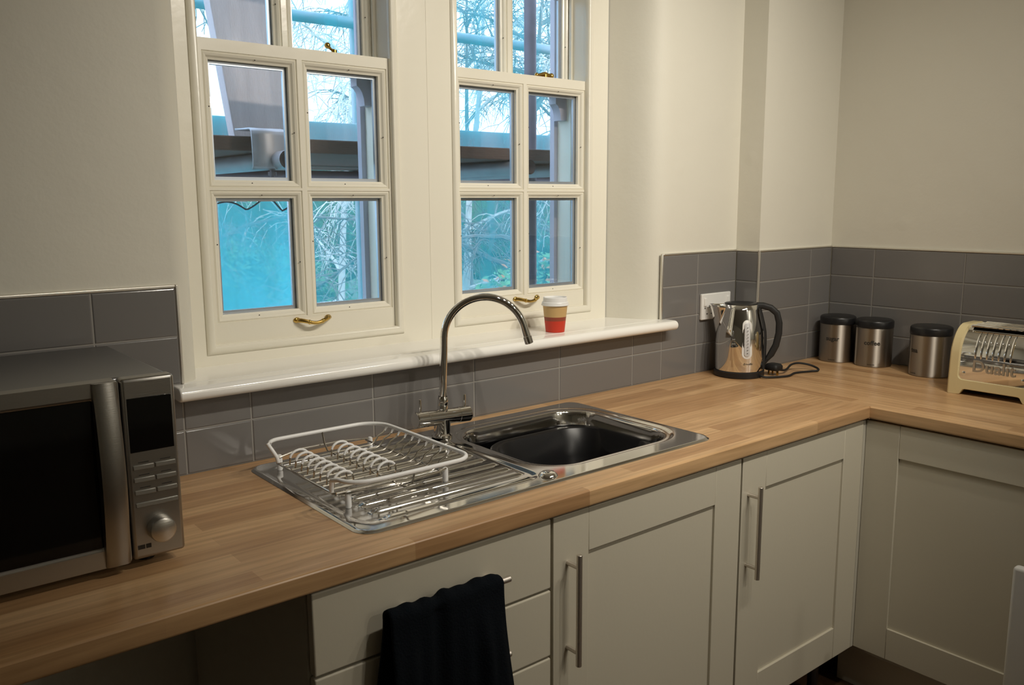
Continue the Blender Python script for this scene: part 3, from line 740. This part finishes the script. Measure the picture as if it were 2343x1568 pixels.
# ------------------------------------------------------------ kettle
KX, KY = 1.6514, -0.1116
kt = thing('kettle', 'chrome jug kettle with black handle on its base below the socket', 'kettle', (KX, KY, WT))
MB().lathe([(0, 0.0003), (0.081, 0.0003), (0.083, 0.003), (0.0825, 0.019), (0.079, 0.0215), (0, 0.0215)], (KX, KY, WT), 56).build('power_base', 'black', kt)
def kr(z):
    # body radius against height above the worktop
    P = [(0.022, 0.0785), (0.045, 0.0800), (0.120, 0.0805), (0.150, 0.0785), (0.175, 0.0735), (0.200, 0.0670), (0.222, 0.0605), (0.238, 0.0565)]
    for (a, b), (c, d) in zip(P, P[1:]):
        if z <= c: return b + (d - b) * max(0, (z - a)) / (c - a)
    return P[-1][1]
prof = [(0, 0.0225)] + [(kr(z), z) for z in [0.0225 + 0.0155 * i / 1 for i in range(0, 14)]] + [(0.0555, 0.2395), (0.053, 0.2405)]
kb = MB().lathe(prof, (KX, KY, WT), 64); body = kb.build('kettle_body', 'chrome', kt, sharp=60)
MB().lathe([(0.054, 0.2395), (0.0545, 0.2425), (0.051, 0.2445), (0.03, 0.2462), (0, 0.2468)], (KX, KY, WT), 48).build('lid', 'black', kt)
fw = Vector((0.812, 0.583, 0)); rt = Vector((0.583, -0.812, 0))    # view axes on plan: spout left, handle right as set down
def kp(r, a, z):    # a: angle from the side facing the room's middle, + towards the handle
    d = -fw * math.cos(a) + rt * math.sin(a); return Vector((KX, KY, WT + z)) + d * r
# spout : folded V of sheet from the body to the tip
def spout_pt(u, v):
    z = 0.130 + 0.104 * v; w = 0.03 + 0.60 * v ** 0.8; q = 2 * u - 1
    rb = kr(z) - 0.0015; rk = rb + 0.0475 * v ** 1.35
    return kp(rb + (rk - rb) * (1 - abs(q) ** 1.25), -PI / 2 + w * q, z - 0.006 * abs(q) * 0 + 0.004 * (1 - abs(q)) * v)
sp = MB().grid(spout_pt, 24, 20)
so = sp.build('spout', 'chrome', kt, sharp=75); sm = so.modifiers.new('solid', 'SOLIDIFY'); sm.thickness = 0.0012; sm.offset = 0
hp = [(0.050, 0.236), (0.070, 0.236), (0.095, 0.229), (0.115, 0.212), (0.1235, 0.180), (0.1235, 0.145), (0.116, 0.105), (0.102, 0.075), (0.088, 0.055), (0.079, 0.042)]
loops = []
for i, (r, z) in enumerate(hp):
    a = hp[max(0, i - 1)]; b = hp[min(len(hp) - 1, i + 1)]
    t = Vector((b[0] - a[0], b[1] - a[1])).normalized(); n = Vector((t.y, -t.x))
    hw = 0.0145 if 1 < i < 8 else 0.013; th = 0.0105 - (0.004 if i > 7 else 0)
    C_ = Vector((KX, KY, WT))
    loops.append([C_ + rt * (r + n.x * v) + Vector((0, 0, z + n.y * v)) + fw * u for u, v in rrect(0, 0, hw, th, 0.0075, 4)])
MB().loft(loops, True, True).build('handle', 'rubber', kt, sharp=60)
lp = []
for z in (0.024, 0.06, 0.12, 0.15, 0.175, 0.20, 0.222, 0.2385):
    lp.append([kp(kr(z) - 0.004, PI / 2 - 0.20, z), kp(kr(z) + 0.004, PI / 2 - 0.18, z), kp(kr(z) + 0.006, PI / 2, z), kp(kr(z) + 0.004, PI / 2 + 0.18, z), kp(kr(z) - 0.004, PI / 2 + 0.20, z)])
MB().loft(lp, True, True).build('handle_spine', 'rubber', kt, sharp=60)
def gz(a, z, o): return kp(kr(z) + o, 0.30 + a, z)
def gauge_loop(sa, sz, o):
    return [gz(x / 0.08, 0.131 + y, o) for x, y in rrect(0, 0, sa, sz, min(sa, sz) * 0.98, 6)]
MB().loft([gauge_loop(0.0165, 0.0635, -0.001), gauge_loop(0.0165, 0.0635, 0.0022), gauge_loop(0.0150, 0.062, 0.003)], cap1=True).build('gauge_frame', 'white', kt)
MB().loft([gauge_loop(0.0095, 0.055, 0.0028), gauge_loop(0.0095, 0.055, 0.0042), gauge_loop(0.0085, 0.054, 0.0046)], cap1=True).build('gauge_window', 'gauge', kt)
mb = MB()
for i in range(9):
    z = 0.086 + i * 0.0105
    mb.face([gz(-0.02, z, 0.0054), gz(0.03, z, 0.0054), gz(0.03, z + 0.0018, 0.0054), gz(-0.02, z + 0.0018, 0.0054)])
mb.build('gauge_marks', 'ink', kt)
text_mb('Breville', 0.0105, lambda x, y, z: kp(kr(0.05) + 0.0006, 0.36 + x / 0.08, 0.047 + y), shear=0.25).build('brand_print', 'ink', kt)
cpts = [kp(0.080, 1.0, 0.008), kp(0.105, 1.02, 0.006), (1.735, -0.245, WT + 0.0045), (1.80, -0.232, WT + 0.0045), (1.862, -0.248, WT + 0.0045), (1.888, -0.262, WT + 0.006), (1.905, -0.250, WT + 0.010), (1.902, -0.222, WT + 0.018), (1.875, -0.196, WT + 0.024), (1.84, -0.190, WT + 0.022), (1.80, -0.200, WT + 0.014), (1.775, -0.205, WT + 0.013), (1.752, -0.202, WT + 0.017)]
def cr(P, n=6):
    P = [Vector(p) for p in P]; out = []
    for i in range(len(P) - 1):
        a, b, c, d = P[max(i - 1, 0)], P[i], P[i + 1], P[min(i + 2, len(P) - 1)]
        for k in range(n):
            t = k / n; out.append(0.5 * ((2 * b) + (c - a) * t + (2 * a - 5 * b + 4 * c - d) * t * t + (3 * b - a - 3 * c + d) * t ** 3))
    return out + [P[-1]]
MB().tube(cr(cpts), 0.0036, 10).build('power_cable', 'rubber', kt)
px, py, pz = 1.733, -0.192, WT + 0.0285
loops = [[(px + x, py + y, pz + z) for x, y in rrect(0, 0, hx, hy, 0.008, 5)] for hx, hy, z in ((0.019, 0.022, -0.011), (0.022, 0.024, -0.008), (0.022, 0.024, 0.004), (0.018, 0.020, 0.010), (0.012, 0.014, 0.012))]
pg = MB().loft(loops, True, True).build('plug', 'rubber', kt, sharp=50)
for sx, y0, y1 in ((0, -0.018, -0.0115), (-0.011, 0.008, 0.013), (0.011, 0.008, 0.013)):
    MB().box(px + sx - 0.002, px + sx + 0.002, py + y0, py + y1, pz - 0.027, pz - 0.010).build('plug_pin', 'brass', pg)

# ------------------------------------------------------------ socket
so_ = thing('wall_socket', 'white double wall socket on the grey tiles behind the kettle', 'socket', (1.6515, 0, 1.091))
MB().box(1.573, 1.729, -0.0115, -0.0002, 1.091, 1.1795).build('socket_plate', 'white', so_, bevel=0.0035, segs=3)
for sx, lx in ((-1, 1.6115), (1, 1.6905)):
    MB().box(lx + sx * 0.022 - 0.006, lx + sx * 0.022 + 0.006, -0.0155, -0.010, 1.138, 1.165).build('rocker_switch', 'white', so_, bevel=0.0015)
    mb = MB()
    mb.box(lx + 0.001 - 0.002, lx + 0.001 + 0.002, -0.0118, -0.0108, 1.131, 1.140)
    for q in (-0.011, 0.013): mb.box(lx + q - 0.0032, lx + q + 0.0032, -0.0118, -0.0108, 1.109, 1.1135)
    mb.box(lx + sx * 0.022 - 0.0025, lx + sx * 0.022 + 0.0025, -0.0118, -0.0108, 1.128, 1.134)
    mb.build('pin_holes', 'ink', so_)

# ------------------------------------------------------------ canisters
def wrap(body, size, cx, cy, r, z, a0, **k):
    d0 = math.atan2(-0.774, -0.633) + a0
    return text_mb(body, size, lambda x, y, zz: (cx + (r + 0.0005) * math.cos(d0 + x / r), cy + (r + 0.0005) * math.sin(d0 + x / r), z + y), **k)
can = thing('canister', 'brushed steel canister marked sugar, nearest the tiled corner', 'canister', (2.1438, -0.1807, WT), 'steel storage canisters with black lids')
RC, HC = 0.0612, 0.168
c_body = MB().lathe([(0, 0.0004), (RC - 0.003, 0.0004), (RC - 0.001, 0.002), (RC - 0.001, 0.004), (RC, 0.0045), (RC, HC - 0.032), (RC - 0.002, HC - 0.030), (0, HC - 0.030)], (2.1438, -0.1807, WT), 56).build('canister_body', 'canister', can)
c_lid = MB().lathe([(0, HC - 0.0302), (RC, HC - 0.0302), (RC + 0.001, HC - 0.029), (RC + 0.001, HC - 0.009), (RC - 0.001, HC - 0.005), (RC - 0.006, HC - 0.002), (RC - 0.016, HC - 0.0005), (0, HC + 0.001)], (2.1438, -0.1807, WT), 56).build('lid', 'black', can)
can.scale = (1.0, 1.0, 1.0)
def dup(root, loc, label):
    r = root.copy(); COL.objects.link(r); r.location = loc; r['label'] = label
    for ch in list(root.children):
        c = ch.copy(); COL.objects.link(c); c.parent = r
    return r
can2 = dup(can, (2.1564, -0.3132, WT), 'brushed steel canister marked coffee, middle of the three')
can3 = dup(can, (2.1285, -0.5254, WT), 'brushed steel canister standing beside the cream toaster')
can2.scale = (1.02, 1.02, 0.995); can3.scale = (1.05, 1.05, 1.0)
for o_, word, a0 in ((can, 'sugar', -0.64), (can2, 'coffee', -0.49), (can3, 'tea', -1.30)):
    x, y, _ = o_.location
    wrap(word, 0.0215, x, y, RC, WT + 0.080, a0, bold=0.0006).build('name_print', 'ink', o_)
    wrap('brabantia', 0.0062, x, y, RC, WT + 0.0085, a0, bold=0.0001).build('maker_print', 'ink', o_)

# ------------------------------------------------------------ toaster
ts = thing('toaster', 'cream and chrome slot toaster on the right-hand worktop', 'toaster', (1.90, -0.686, WT))
TH, TD, TL = 0.208, 0.215, 0.249          # height, depth (away from the room), length
def side_prof(ins, bot):
    f = ins; b = TD - ins; h = TH - ins
    p = [(f, bot), (f + 0.0012, 0.05), (f + 0.003, 0.098)]
    p += [(f + 0.004 + 0.072 * (1 - math.cos(math.radians(t))), h - 0.092 + 0.092 * math.sin(math.radians(t))) for t in range(4, 91, 7)]
    p += [(TD - x, z) for x, z in p[::-1]]
    return p
def tz(x, y, z): return (1.90 + x, -0.686 - y, WT + z)
def end_cap(y0, y1):
    mb = MB(); P = side_prof(0.0, 0.0005); Q = side_prof(0.005, 0.0005)
    w = [(Q, y0), (P, y0 + 0.005), (P, y1 - 0.003), (Q, y1)] if y0 < y1 else None
    mb.loft([[tz(x, y, z) for x, z in pr_] for pr_, y in w], True, True)
    return mb.build('end_cap', 'toaster', ts, sharp=40)
end_cap(0.0, 0.030); end_cap(TL - 0.030, TL)
def chrome_sheet():
    P = side_prof(0.006, 0.022)
    mb = MB(); mb.loft([[tz(x, 0.024, z) for x, z in P], [tz(x, TL - 0.024, z) for x, z in P]], True, True)
    return mb.build('chrome_case', 'chrome', ts, sharp=40)
cs = chrome_sheet()
# cream skirt with a foot cut-out, front and back
for fx, sg in ((0.0, 1), (TD, -1)):
    poly = [(0.028, 0.0005 + 0.030), (0.028, 0.0005 + 0.052)] + [(0.0335 + 0.0, 0.046)] if False else None
    q = [(0.020, 0.0005), (0.036, 0.0005), (0.040, 0.006), (0.046, 0.016), (0.052, 0.018), (TL - 0.052, 0.018), (TL - 0.046, 0.016), (TL - 0.040, 0.006), (TL - 0.036, 0.0005), (TL - 0.020, 0.0005),
         (TL - 0.020, 0.085), (TL - 0.029, 0.085), (TL - 0.029, 0.058), (TL - 0.031, 0.052), (TL - 0.036, 0.0475), (TL - 0.042, 0.046), (0.042, 0.046), (0.036, 0.0475), (0.031, 0.052), (0.029, 0.058), (0.029, 0.085), (0.020, 0.085)]
    mb = MB()
    def fx_at(z, d): return fx + sg * (0.003 * min(1, z / 0.098) + d)
    A = [mb.bm.verts.new(tz(fx_at(z, 0.0), y, z)) for y, z in q]; B = [mb.bm.verts.new(tz(fx_at(z, 0.014), y, z)) for y, z in q]
    mb.bm.faces.new(A); mb.bm.faces.new(B[::-1])
    for i in range(len(q)): mb.bm.faces.new((A[i], A[(i + 1) % len(q)], B[(i + 1) % len(q)], B[i]))
    mb.build('skirt', 'toaster', ts, sharp=40, bevel=0.0015)
MB().box(1.93, 1.90 + TD - 0.03, -0.686 - TL + 0.02, -0.706, WT + 0.012, WT + 0.022).build('base_tray', 'black', ts)
def front_x(z):
    P = side_prof(0.006, 0.022)[:14]
    for (x0, z0), (x1, z1) in zip(P, P[1:]):
        if z <= z1: return x0 + (x1 - x0) * (z - z0) / (z1 - z0)
    return P[-1][0]
for i in range(7):
    y = 0.071 + i * 0.0162
    pts_ = [tz(front_x(z) + 0.0005, y, z) for z in (0.112, 0.118, 0.135, 0.150, 0.165, 0.178, 0.188)]
    MB().tube(pts_, [0.001, 0.0030, 0.0034, 0.0036, 0.0038, 0.0036, 0.0015], 10).build('rib', 'chrome', cs)
for y in (0.043, 0.206):
    zz = 0.066; mb = MB(); mb.ball(tz(front_x(zz) - 0.0002, y, zz), 0.0055, 0.5, 1, 1); mb.build('rivet', 'chrome', cs)
V, F = text_verts('Dualit', 0.047, bold=0.0008, extrude=0.0018)
tw_ = max(v[0] for v in V) - min(v[0] for v in V); V = [(x * 0.118 / tw_, y * 0.118 / tw_, z) for x, y, z in V]
mb = MB(); vv = []
for x, y, z in V:
    h = 0.074 + y; vv.append(mb.bm.verts.new(tz(front_x(h) - 0.0004 - z, 0.125 + x, h)))
for f in F: mb.face([vv[i] for i in f])
mb.build('brand_lettering', 'steel', cs, sharp=30)
for i in range(4):
    x0 = 0.052 + i * 0.033
    for y0, y1 in ((0.040, TL - 0.040),):
        mb = MB().box(1.90 + x0, 1.90 + x0 + 0.016, -0.686 - y1, -0.686 - y0, WT + TH - 0.0085, WT + TH - 0.0055); mb.build('slot', 'black', cs)
        MB().tube([tz(x0 - 0.006, y0, TH - 0.006), tz(x0 - 0.006, y0 + 0.004, TH - 0.002), tz(x0 - 0.006, y1 - 0.004, TH - 0.002), tz(x0 - 0.006, y1, TH - 0.006)], 0.004, 10).build('slot_rail', 'chrome', cs)

# ------------------------------------------------------------ coffee cup
CX, CY = 0.951, 0.036
cu = thing('paper_cup', 'red and tan paper coffee cup with white lid on the window sill', 'cup', (CX, CY, SILL))
def cuprad(z): return 0.0278 + (0.0365 - 0.0278) * z / 0.080
def cupband(name, m, z0, z1, bot=False):
    p = [(cuprad(z0 + (z1 - z0) * i / 4), z0 + (z1 - z0) * i / 4) for i in range(5)]
    if bot: p = [(0, 0.002), (0.0262, 0.002), (0.0268, 0.0003)] + p
    MB().lathe(p, (CX, CY, SILL), 48).build(name, m, cu)
cupband('cup_wall', 'cupred', 0.0005, 0.034, True); cupband('cup_band', 'cupmaroon', 0.034, 0.0455); cupband('cup_sleeve', 'cuptan', 0.0455, 0.081)
MB().lathe([(0.036, 0.078), (0.0402, 0.0785), (0.0410, 0.080), (0.0405, 0.083), (0.0388, 0.0845), (0.0395, 0.0865), (0.0385, 0.0885), (0.0362, 0.0895), (0.0350, 0.1015), (0.0335, 0.1030), (0.0320, 0.1020), (0.0315, 0.0990), (0, 0.0990)], (CX, CY, SILL), 48).build('cup_lid', 'cuplid', cu)

# ------------------------------------------------------------ towel
hz = 0.8677 - 0.0727; hy = YD - 0.035
def towel(u, v):
    # u across the handle, v along the cloth: 0 back hem, 0.42 over the bar, 1 front hem
    x = -0.050 + 0.238 * u
    fold = 0.5 + 0.5 * math.cos(PI * min(1, abs(u - 0.40) / 0.10)) if abs(u - 0.40) < 0.10 else 0.0
    lump = 0.004 * math.sin(u * 17) + 0.003 * math.sin(u * 41 + 1)
    r = 0.0155 + 0.003 * math.sin(PI * u) - 0.005 * fold
    lb, lf = 0.30, 0.50
    if v < 0.36:
        t = (0.36 - v) / 0.36; y = hy + 0.0135; z = hz + 0.003 - lb * t
        w = t
    elif v < 0.46:
        a = PI * (v - 0.36) / 0.10; y = hy + r * math.cos(a) - 0.001; z = hz + 0.004 + (r + lump * 0.6) * math.sin(a); w = 0
    else:
        t = (v - 0.46) / 0.54; y = hy - r - 0.001 - (0.012 + lump) * sstep(0, 0.25, t) * (0.75 + 0.5 * math.sin(u * 9 + 0.6)) + 0.006 * fold; z = hz + 0.003 - lf * t; w = t
    x += (u - 0.5) * 0.035 * sstep(0.0, 0.6, w) + (0.010 * sstep(0.15, 0.6, w) if u > 0.9 else 0) - 0.006 * (1 - u) * w
    return (x, y, z)
mb = MB().grid(towel, 46, 90)
tw = mb.build('tea_towel', 'towel', sharp=180); tw.modifiers.new('solid', 'SOLIDIFY').thickness = 0.005
tag(tw, 'dark navy tea towel folded over the top drawer handle', 'towel')

# ------------------------------------------------------------ outside: scaffold
SG = 'horizontal scaffold deck boards outside'
for i in range(5):
    y0 = 0.455 + i * 0.2275
    lab = 'weathered scaffold deck board nearest the windows' if i == 0 else 'weathered scaffold deck board further from the windows'
    o = MB().box(-1.4, 3.4, y0, y0 + 0.225, 1.628, 1.667).build('scaffold_board', 'plankx', bevel=0.003); tag(o, lab, 'scaffold board', SG)
lb = MB()
def lean(u, t, d):
    # board leaning on the deck: u across, t up, d depth
    base = Vector((0.222, 0.560, 1.669)); top = Vector((0.125, 0.62, 2.56)); ax = Vector((0.995, 0.10, 0.0))
    return base.lerp(top, t) + ax * (0.232 * u) + Vector((-0.10, 0.99, 0)) * d
vv = [lb.bm.verts.new(lean(u, t, d)) for t in (0, 1) for d in (0, 0.038) for u in (0, 1)]
for f in ((0, 2, 3, 1), (4, 5, 7, 6), (0, 1, 5, 4), (2, 6, 7, 3), (0, 4, 6, 2), (1, 3, 7, 5)): lb.bm.faces.new([vv[i] for i in f])
tag(lb.build('scaffold_board', 'plank', bevel=0.003), 'pale upright scaffold board leaning outside the left window', 'scaffold board')
def tube_obj(p0, p1, m, label, cat='scaffold tube', group=None, r=0.0242):
    mb = MB(); mb.tube([p0, p1], r, 20, caps=False); mb.tube([p0, p1], r - 0.004, 20, caps=False)
    return tag(mb.build('scaffold_tube', m, weld=False), label, cat, group)
tube_obj((1.5345, 0.83, -1.6), (1.5345, 0.83, 3.4), 'rust', 'dark upright scaffold tube outside the right window')
tube_obj((1.262, 1.72, -1.6), (1.262, 1.72, 3.4), 'galv', 'upright scaffold tube behind netting at the right of the left window')
tube_obj((-1.4, 1.70, 2.262), (3.6, 1.70, 2.290), 'galv', 'high horizontal scaffold guard rail behind the netting')
tube_obj((-1.4, 1.20, 1.584), (3.6, 1.20, 1.590), 'rust', 'horizontal scaffold ledger tube under the deck boards')
for x, lab in ((0.272, 'stubby scaffold transom tube end outside the left window'), (1.14, 'scaffold transom tube end outside the right window, left pane'), (1.405, 'scaffold transom tube end beside the dark upright tube')):
    tube_obj((x, 0.335 if x < 1 else 0.37, 1.6025), (x, 1.78, 1.6025), 'galv', lab)
mb = MB(); cl = [(0.395, 1.576), (0.386, 1.585), (0.386, 1.625)] + [(0.434 - 0.028 + 0.018 * math.cos(math.radians(a)) + 0.0, 1.668 + 0.018 * math.sin(math.radians(a))) for a in (180, 150, 120, 90)] + [(0.47, 1.688), (0.50, 1.690)]
prv = None
A = [[(x, y, z) for y, z in cl] for x in (0.198, 0.292)]
mb2 = MB()
for k in range(len(cl) - 1): mb2.face([A[0][k], A[0][k + 1], A[1][k + 1], A[1][k]])
clip = thing('board_clip', 'galvanised clamp gripping the deck board edge outside the left window', 'clamp', (0.255, 0.44, 1.57))
ob = mb2.build('clamp_plate', 'galv', clip); ob.modifiers.new('solid', 'SOLIDIFY').thickness = 0.006
MB().cyl((0.255, 0.40, 1.545), (0.255, 0.40, 1.60), 0.006, 12).build('clamp_bolt', 'rust', clip)
MB().lathe([(0, 0), (0.012, 0), (0.012, 0.010), (0, 0.010)], (0.255, 0.40, 1.562), 6).build('clamp_nut', 'rust', clip)
tag(MB().box(-1.4, 3.6, 1.64, 1.678, 1.668, 1.836).build('toe_board', 'plank', bevel=0.003), 'toe board along the outer edge of the scaffold deck', 'toe board')
# netting
def net(name, x0, x1, y, ztop, zbot, m, label, amp=0.02, hem=None):
    t = thing(name, label, 'netting', ((x0 + x1) / 2, y, zbot))
    def fn(u, v):
        x = x0 + (x1 - x0) * u; zt_ = ztop(x)
        z = zbot + (zt_ - zbot) * v
        return (x, y + amp * math.sin(x * 9 + 1.3 * math.sin(z * 3)) + 0.4 * amp * math.sin(x * 31 + z * 5), z)
    MB().grid(fn, 90, 16).build('net_sheet', m, t, sharp=180)
    if hem:
        pts_ = []
        for i in range(91):
            u = i / 90; p = fn(u, 1.0); pts_.append((p[0], p[1] - 0.004, p[2]))
        MB().tube(pts_, hem, 6).build('hem_rope', 'rope', t)
    return t
net('upper_net', -1.6, 2.36, 1.615, lambda x: 3.3, 1.60, 'net', 'turquoise debris netting above the scaffold deck', 0.012)
def sag(pts):
    def f(x):
        for (a, b), (c, d) in zip(pts, pts[1:]):
            if x <= c:
                t = max(0, (x - a) / (c - a)); return b + (d - b) * t - 0.035 * 4 * t * (1 - t) * min(1, (c - a))
        return pts[-1][1]
    return f
net('lower_net', -1.6, 3.6, 1.625, sag([(-1.6, 1.5), (0.55, 1.52), (0.70, 1.515), (0.80, 1.52), (1.26, 1.52), (1.72, 1.52), (2.24, 1.56), (2.75, 1.50), (3.6, 1.52)]), -1.2, 'netlow', 'turquoise debris netting hung below the scaffold deck', 0.03, 0.006)
def ragged(x):
    return 1.500 - 0.032 * (1 - abs(math.sin((x - 0.365) * 24))) - 0.012 * math.sin(x * 41) * math.sin(x * 13)
net('folded_net', 0.05, 0.655, 1.20, ragged, -0.6, 'netdense', 'bright cyan folded netting hung outside the left window', 0.05, 0.003)

# ------------------------------------------------------------ outside: garden
tag(MB().box(-30, 60, 0.6, 60, -1.75, -1.7).build('lawn', 'grass'), 'grass lawn seen through the netting', 'lawn', kind='stuff')
tag(MB().box(3, 40, 13.0, 16.0, -1.699, -1.68).build('path', 'path'), 'pale path across the lawn outside', 'path')
rnd = random.Random(7)
def tree(base, h, r, seed, m, label, lean=(0, 0), nb=11, twigs=150, droop=0.5, group='bare trees outside the windows'):
    rg = random.Random(seed); t = thing('tree', label, 'tree', base, group)
    tr = MB(); P = []; b0 = Vector(base)
    for i in range(9):
        q = i / 8; P.append(b0 + Vector((lean[0] * q + rg.uniform(-.05, .05), lean[1] * q + rg.uniform(-.05, .05), h * q)))
    tr.tube(P, [r * (1 - 0.94 * (i / 8) ** 0.6) for i in range(9)], 9); tr.build('trunk', m, t)
    br, tw_ = MB(), MB(); ends = []
    for i in range(nb):
        q = 0.18 + 0.8 * (i + rg.random()) / nb; k = min(7, int(q * 8)); s0 = P[k].lerp(P[k + 1], q * 8 - k)
        a = rg.uniform(0, 2 * PI); L_ = h * rg.uniform(0.22, 0.40) * (1.15 - 0.6 * q); d = Vector((math.cos(a), math.sin(a), rg.uniform(0.3, 0.9))).normalized()
        bp_ = [s0]
        for j in range(6):
            d = (d + Vector((rg.uniform(-.25, .25), rg.uniform(-.25, .25), rg.uniform(-.22, .12)))).normalized(); bp_.append(bp_[-1] + d * L_ / 6)
        br.tube(bp_, [r * 0.38 * (1 - 0.75 * j / 6) * (1.1 - 0.5 * q) for j in range(7)], 6); ends.append(bp_)
    br.build('branches', m, t)
    for i in range(int(twigs * 1.25)):
        bp_ = rg.choice(ends); j = rg.randint(1, 5); s0 = bp_[j].lerp(bp_[j + 1], rg.random()); a = rg.uniform(0, 2 * PI)
        d = Vector((math.cos(a), math.sin(a), rg.uniform(-.3, .8))).normalized(); L_ = rg.uniform(0.4, 1.2); q_ = [s0]
        for j in range(5):
            d = (d + Vector((rg.uniform(-.3, .3), rg.uniform(-.3, .3), -droop * 0.45 + rg.uniform(-.15, .15)))).normalized(); q_.append(q_[-1] + d * L_ / 5)
        tw_.tube(q_, [0.009, 0.008, 0.007, 0.006, 0.005, 0.004], 3, caps=False)
        for e_ in range(3):
            s1 = q_[rg.randint(1, 4)]; d2 = Vector((rg.uniform(-1, 1), rg.uniform(-1, 1), rg.uniform(-.9, .3))).normalized(); l2 = rg.uniform(.15, .45)
            tw_.tube([s1, s1 + d2 * l2 * .5 + Vector((0, 0, .02)), s1 + d2 * l2 - Vector((0, 0, .06 * droop))], [0.006, 0.005, 0.004], 3, caps=False)
    o = tw_.build('twigs', m, t, weld=False); o['kind'] = 'stuff'
    return t
GZ = -1.7
tree((6.75, 7.6, GZ), 7.5, 0.12, 3, 'bark', 'dark leaning tree trunk behind netting in the right window', (1.2, 0.3), 13, 260)
tree((7.4, 9.5, GZ), 9.0, 0.10, 5, 'birch', 'pale birch in the left panes of the right window', (0.9, 0.2), 13, 260, 0.9)
tree((9.6, 9.0, GZ), 8.0, 0.09, 8, 'bark', 'slim dark tree at the far right of the right window', (-0.6, 0.3), 13, 260)
tree((4.6, 8.6, GZ), 8.5, 0.08, 11, 'birch', 'pale birch in the right panes of the left window', (0.9, 0.1), 13, 300, 0.9)
tree((7.05, 10.2, GZ), 9.5, 0.09, 13, 'bark', 'dark tree hidden mostly by the central window mullion', (-0.4, 0.2), 13, 300, 0.8)
tree((2.6, 8.0, GZ), 8.0, 0.08, 17, 'bark', 'bare tree at the far left of the left window', (-0.3, 0.2), 13, 280, 0.8)
tree((10.5, 13.5, GZ), 10.0, 0.11, 23, 'bark', 'tall bare tree furthest away behind the right window', (0.3, 0.2), 14, 320, 0.6)
def bush(c, sx, sy, sz, n, seed, label, orange=0.0):
    rg = random.Random(seed); t = thing('bush', label, 'bush', (c[0], c[1], GZ), 'bushes outside the windows')
    core = MB(); ph_ = [rg.uniform(0, 6.28) for _ in range(9)]
    def cf(u, v):
        th, ph = 2 * PI * u, PI * v
        n = sum(0.10 / (1 + q * 0.35) * math.sin((3 + q * 2) * th + ph_[q]) * math.sin((2 + q * 2) * ph + ph_[-1 - q]) for q in range(5))
        k = 0.86 * (1 + n)
        return (c[0] + sx * k * math.sin(ph) * math.cos(th), c[1] + sy * k * math.sin(ph) * math.sin(th), GZ + 0.01 + sz * 0.5 * (1 + k * math.cos(ph) * 1.0) * 0.97)
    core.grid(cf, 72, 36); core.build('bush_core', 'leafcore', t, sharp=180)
    a, b = MB(), MB()
    for i in range(n):
        th = rg.uniform(0, 2 * PI); ph = math.acos(rg.uniform(-0.9, 1)); rr_ = rg.uniform(0.82, 1.1)
        p = Vector((c[0] + sx * rr_ * math.sin(ph) * math.cos(th), c[1] + sy * rr_ * math.sin(ph) * math.sin(th), GZ + sz * 0.48 + sz * 0.52 * rr_ * math.cos(ph)))
        d = Vector((rg.uniform(-1, 1), rg.uniform(-1, 1), rg.uniform(-1, 1))).normalized(); e_ = d.orthogonal().normalized(); l = rg.uniform(0.03, 0.07)
        (b if rg.random() < orange else a).face([p - d * l, p - e_ * l * .45, p + d * l, p + e_ * l * .45])
    a.build('foliage', 'leaf', t, weld=False)['kind'] = 'stuff'
    if orange: b.build('autumn_leaves', 'leafo', t, weld=False)['kind'] = 'stuff'
bush((6.6, 6.2), 1.6, 0.8, 2.5, 10400, 1, 'leafy bush with orange leaves outside the right window', 0.12)
bush((8.9, 7.4), 1.3, 0.9, 2.6, 7200, 2, 'green bush beyond the dark scaffold upright', 0.10)
bush((3.4, 9.6), 2.4, 1.0, 2.6, 8400, 3, 'green bush low outside the left window', 0.0)
bush((5.0, 21.0), 10.0, 1.6, 5.4, 7000, 4, 'long dark hedge at the far left of the garden', 0.04)
bush((24.0, 22.0), 10.5, 1.6, 5.6, 7000, 6, 'long dark hedge at the far right of the garden', 0.04)
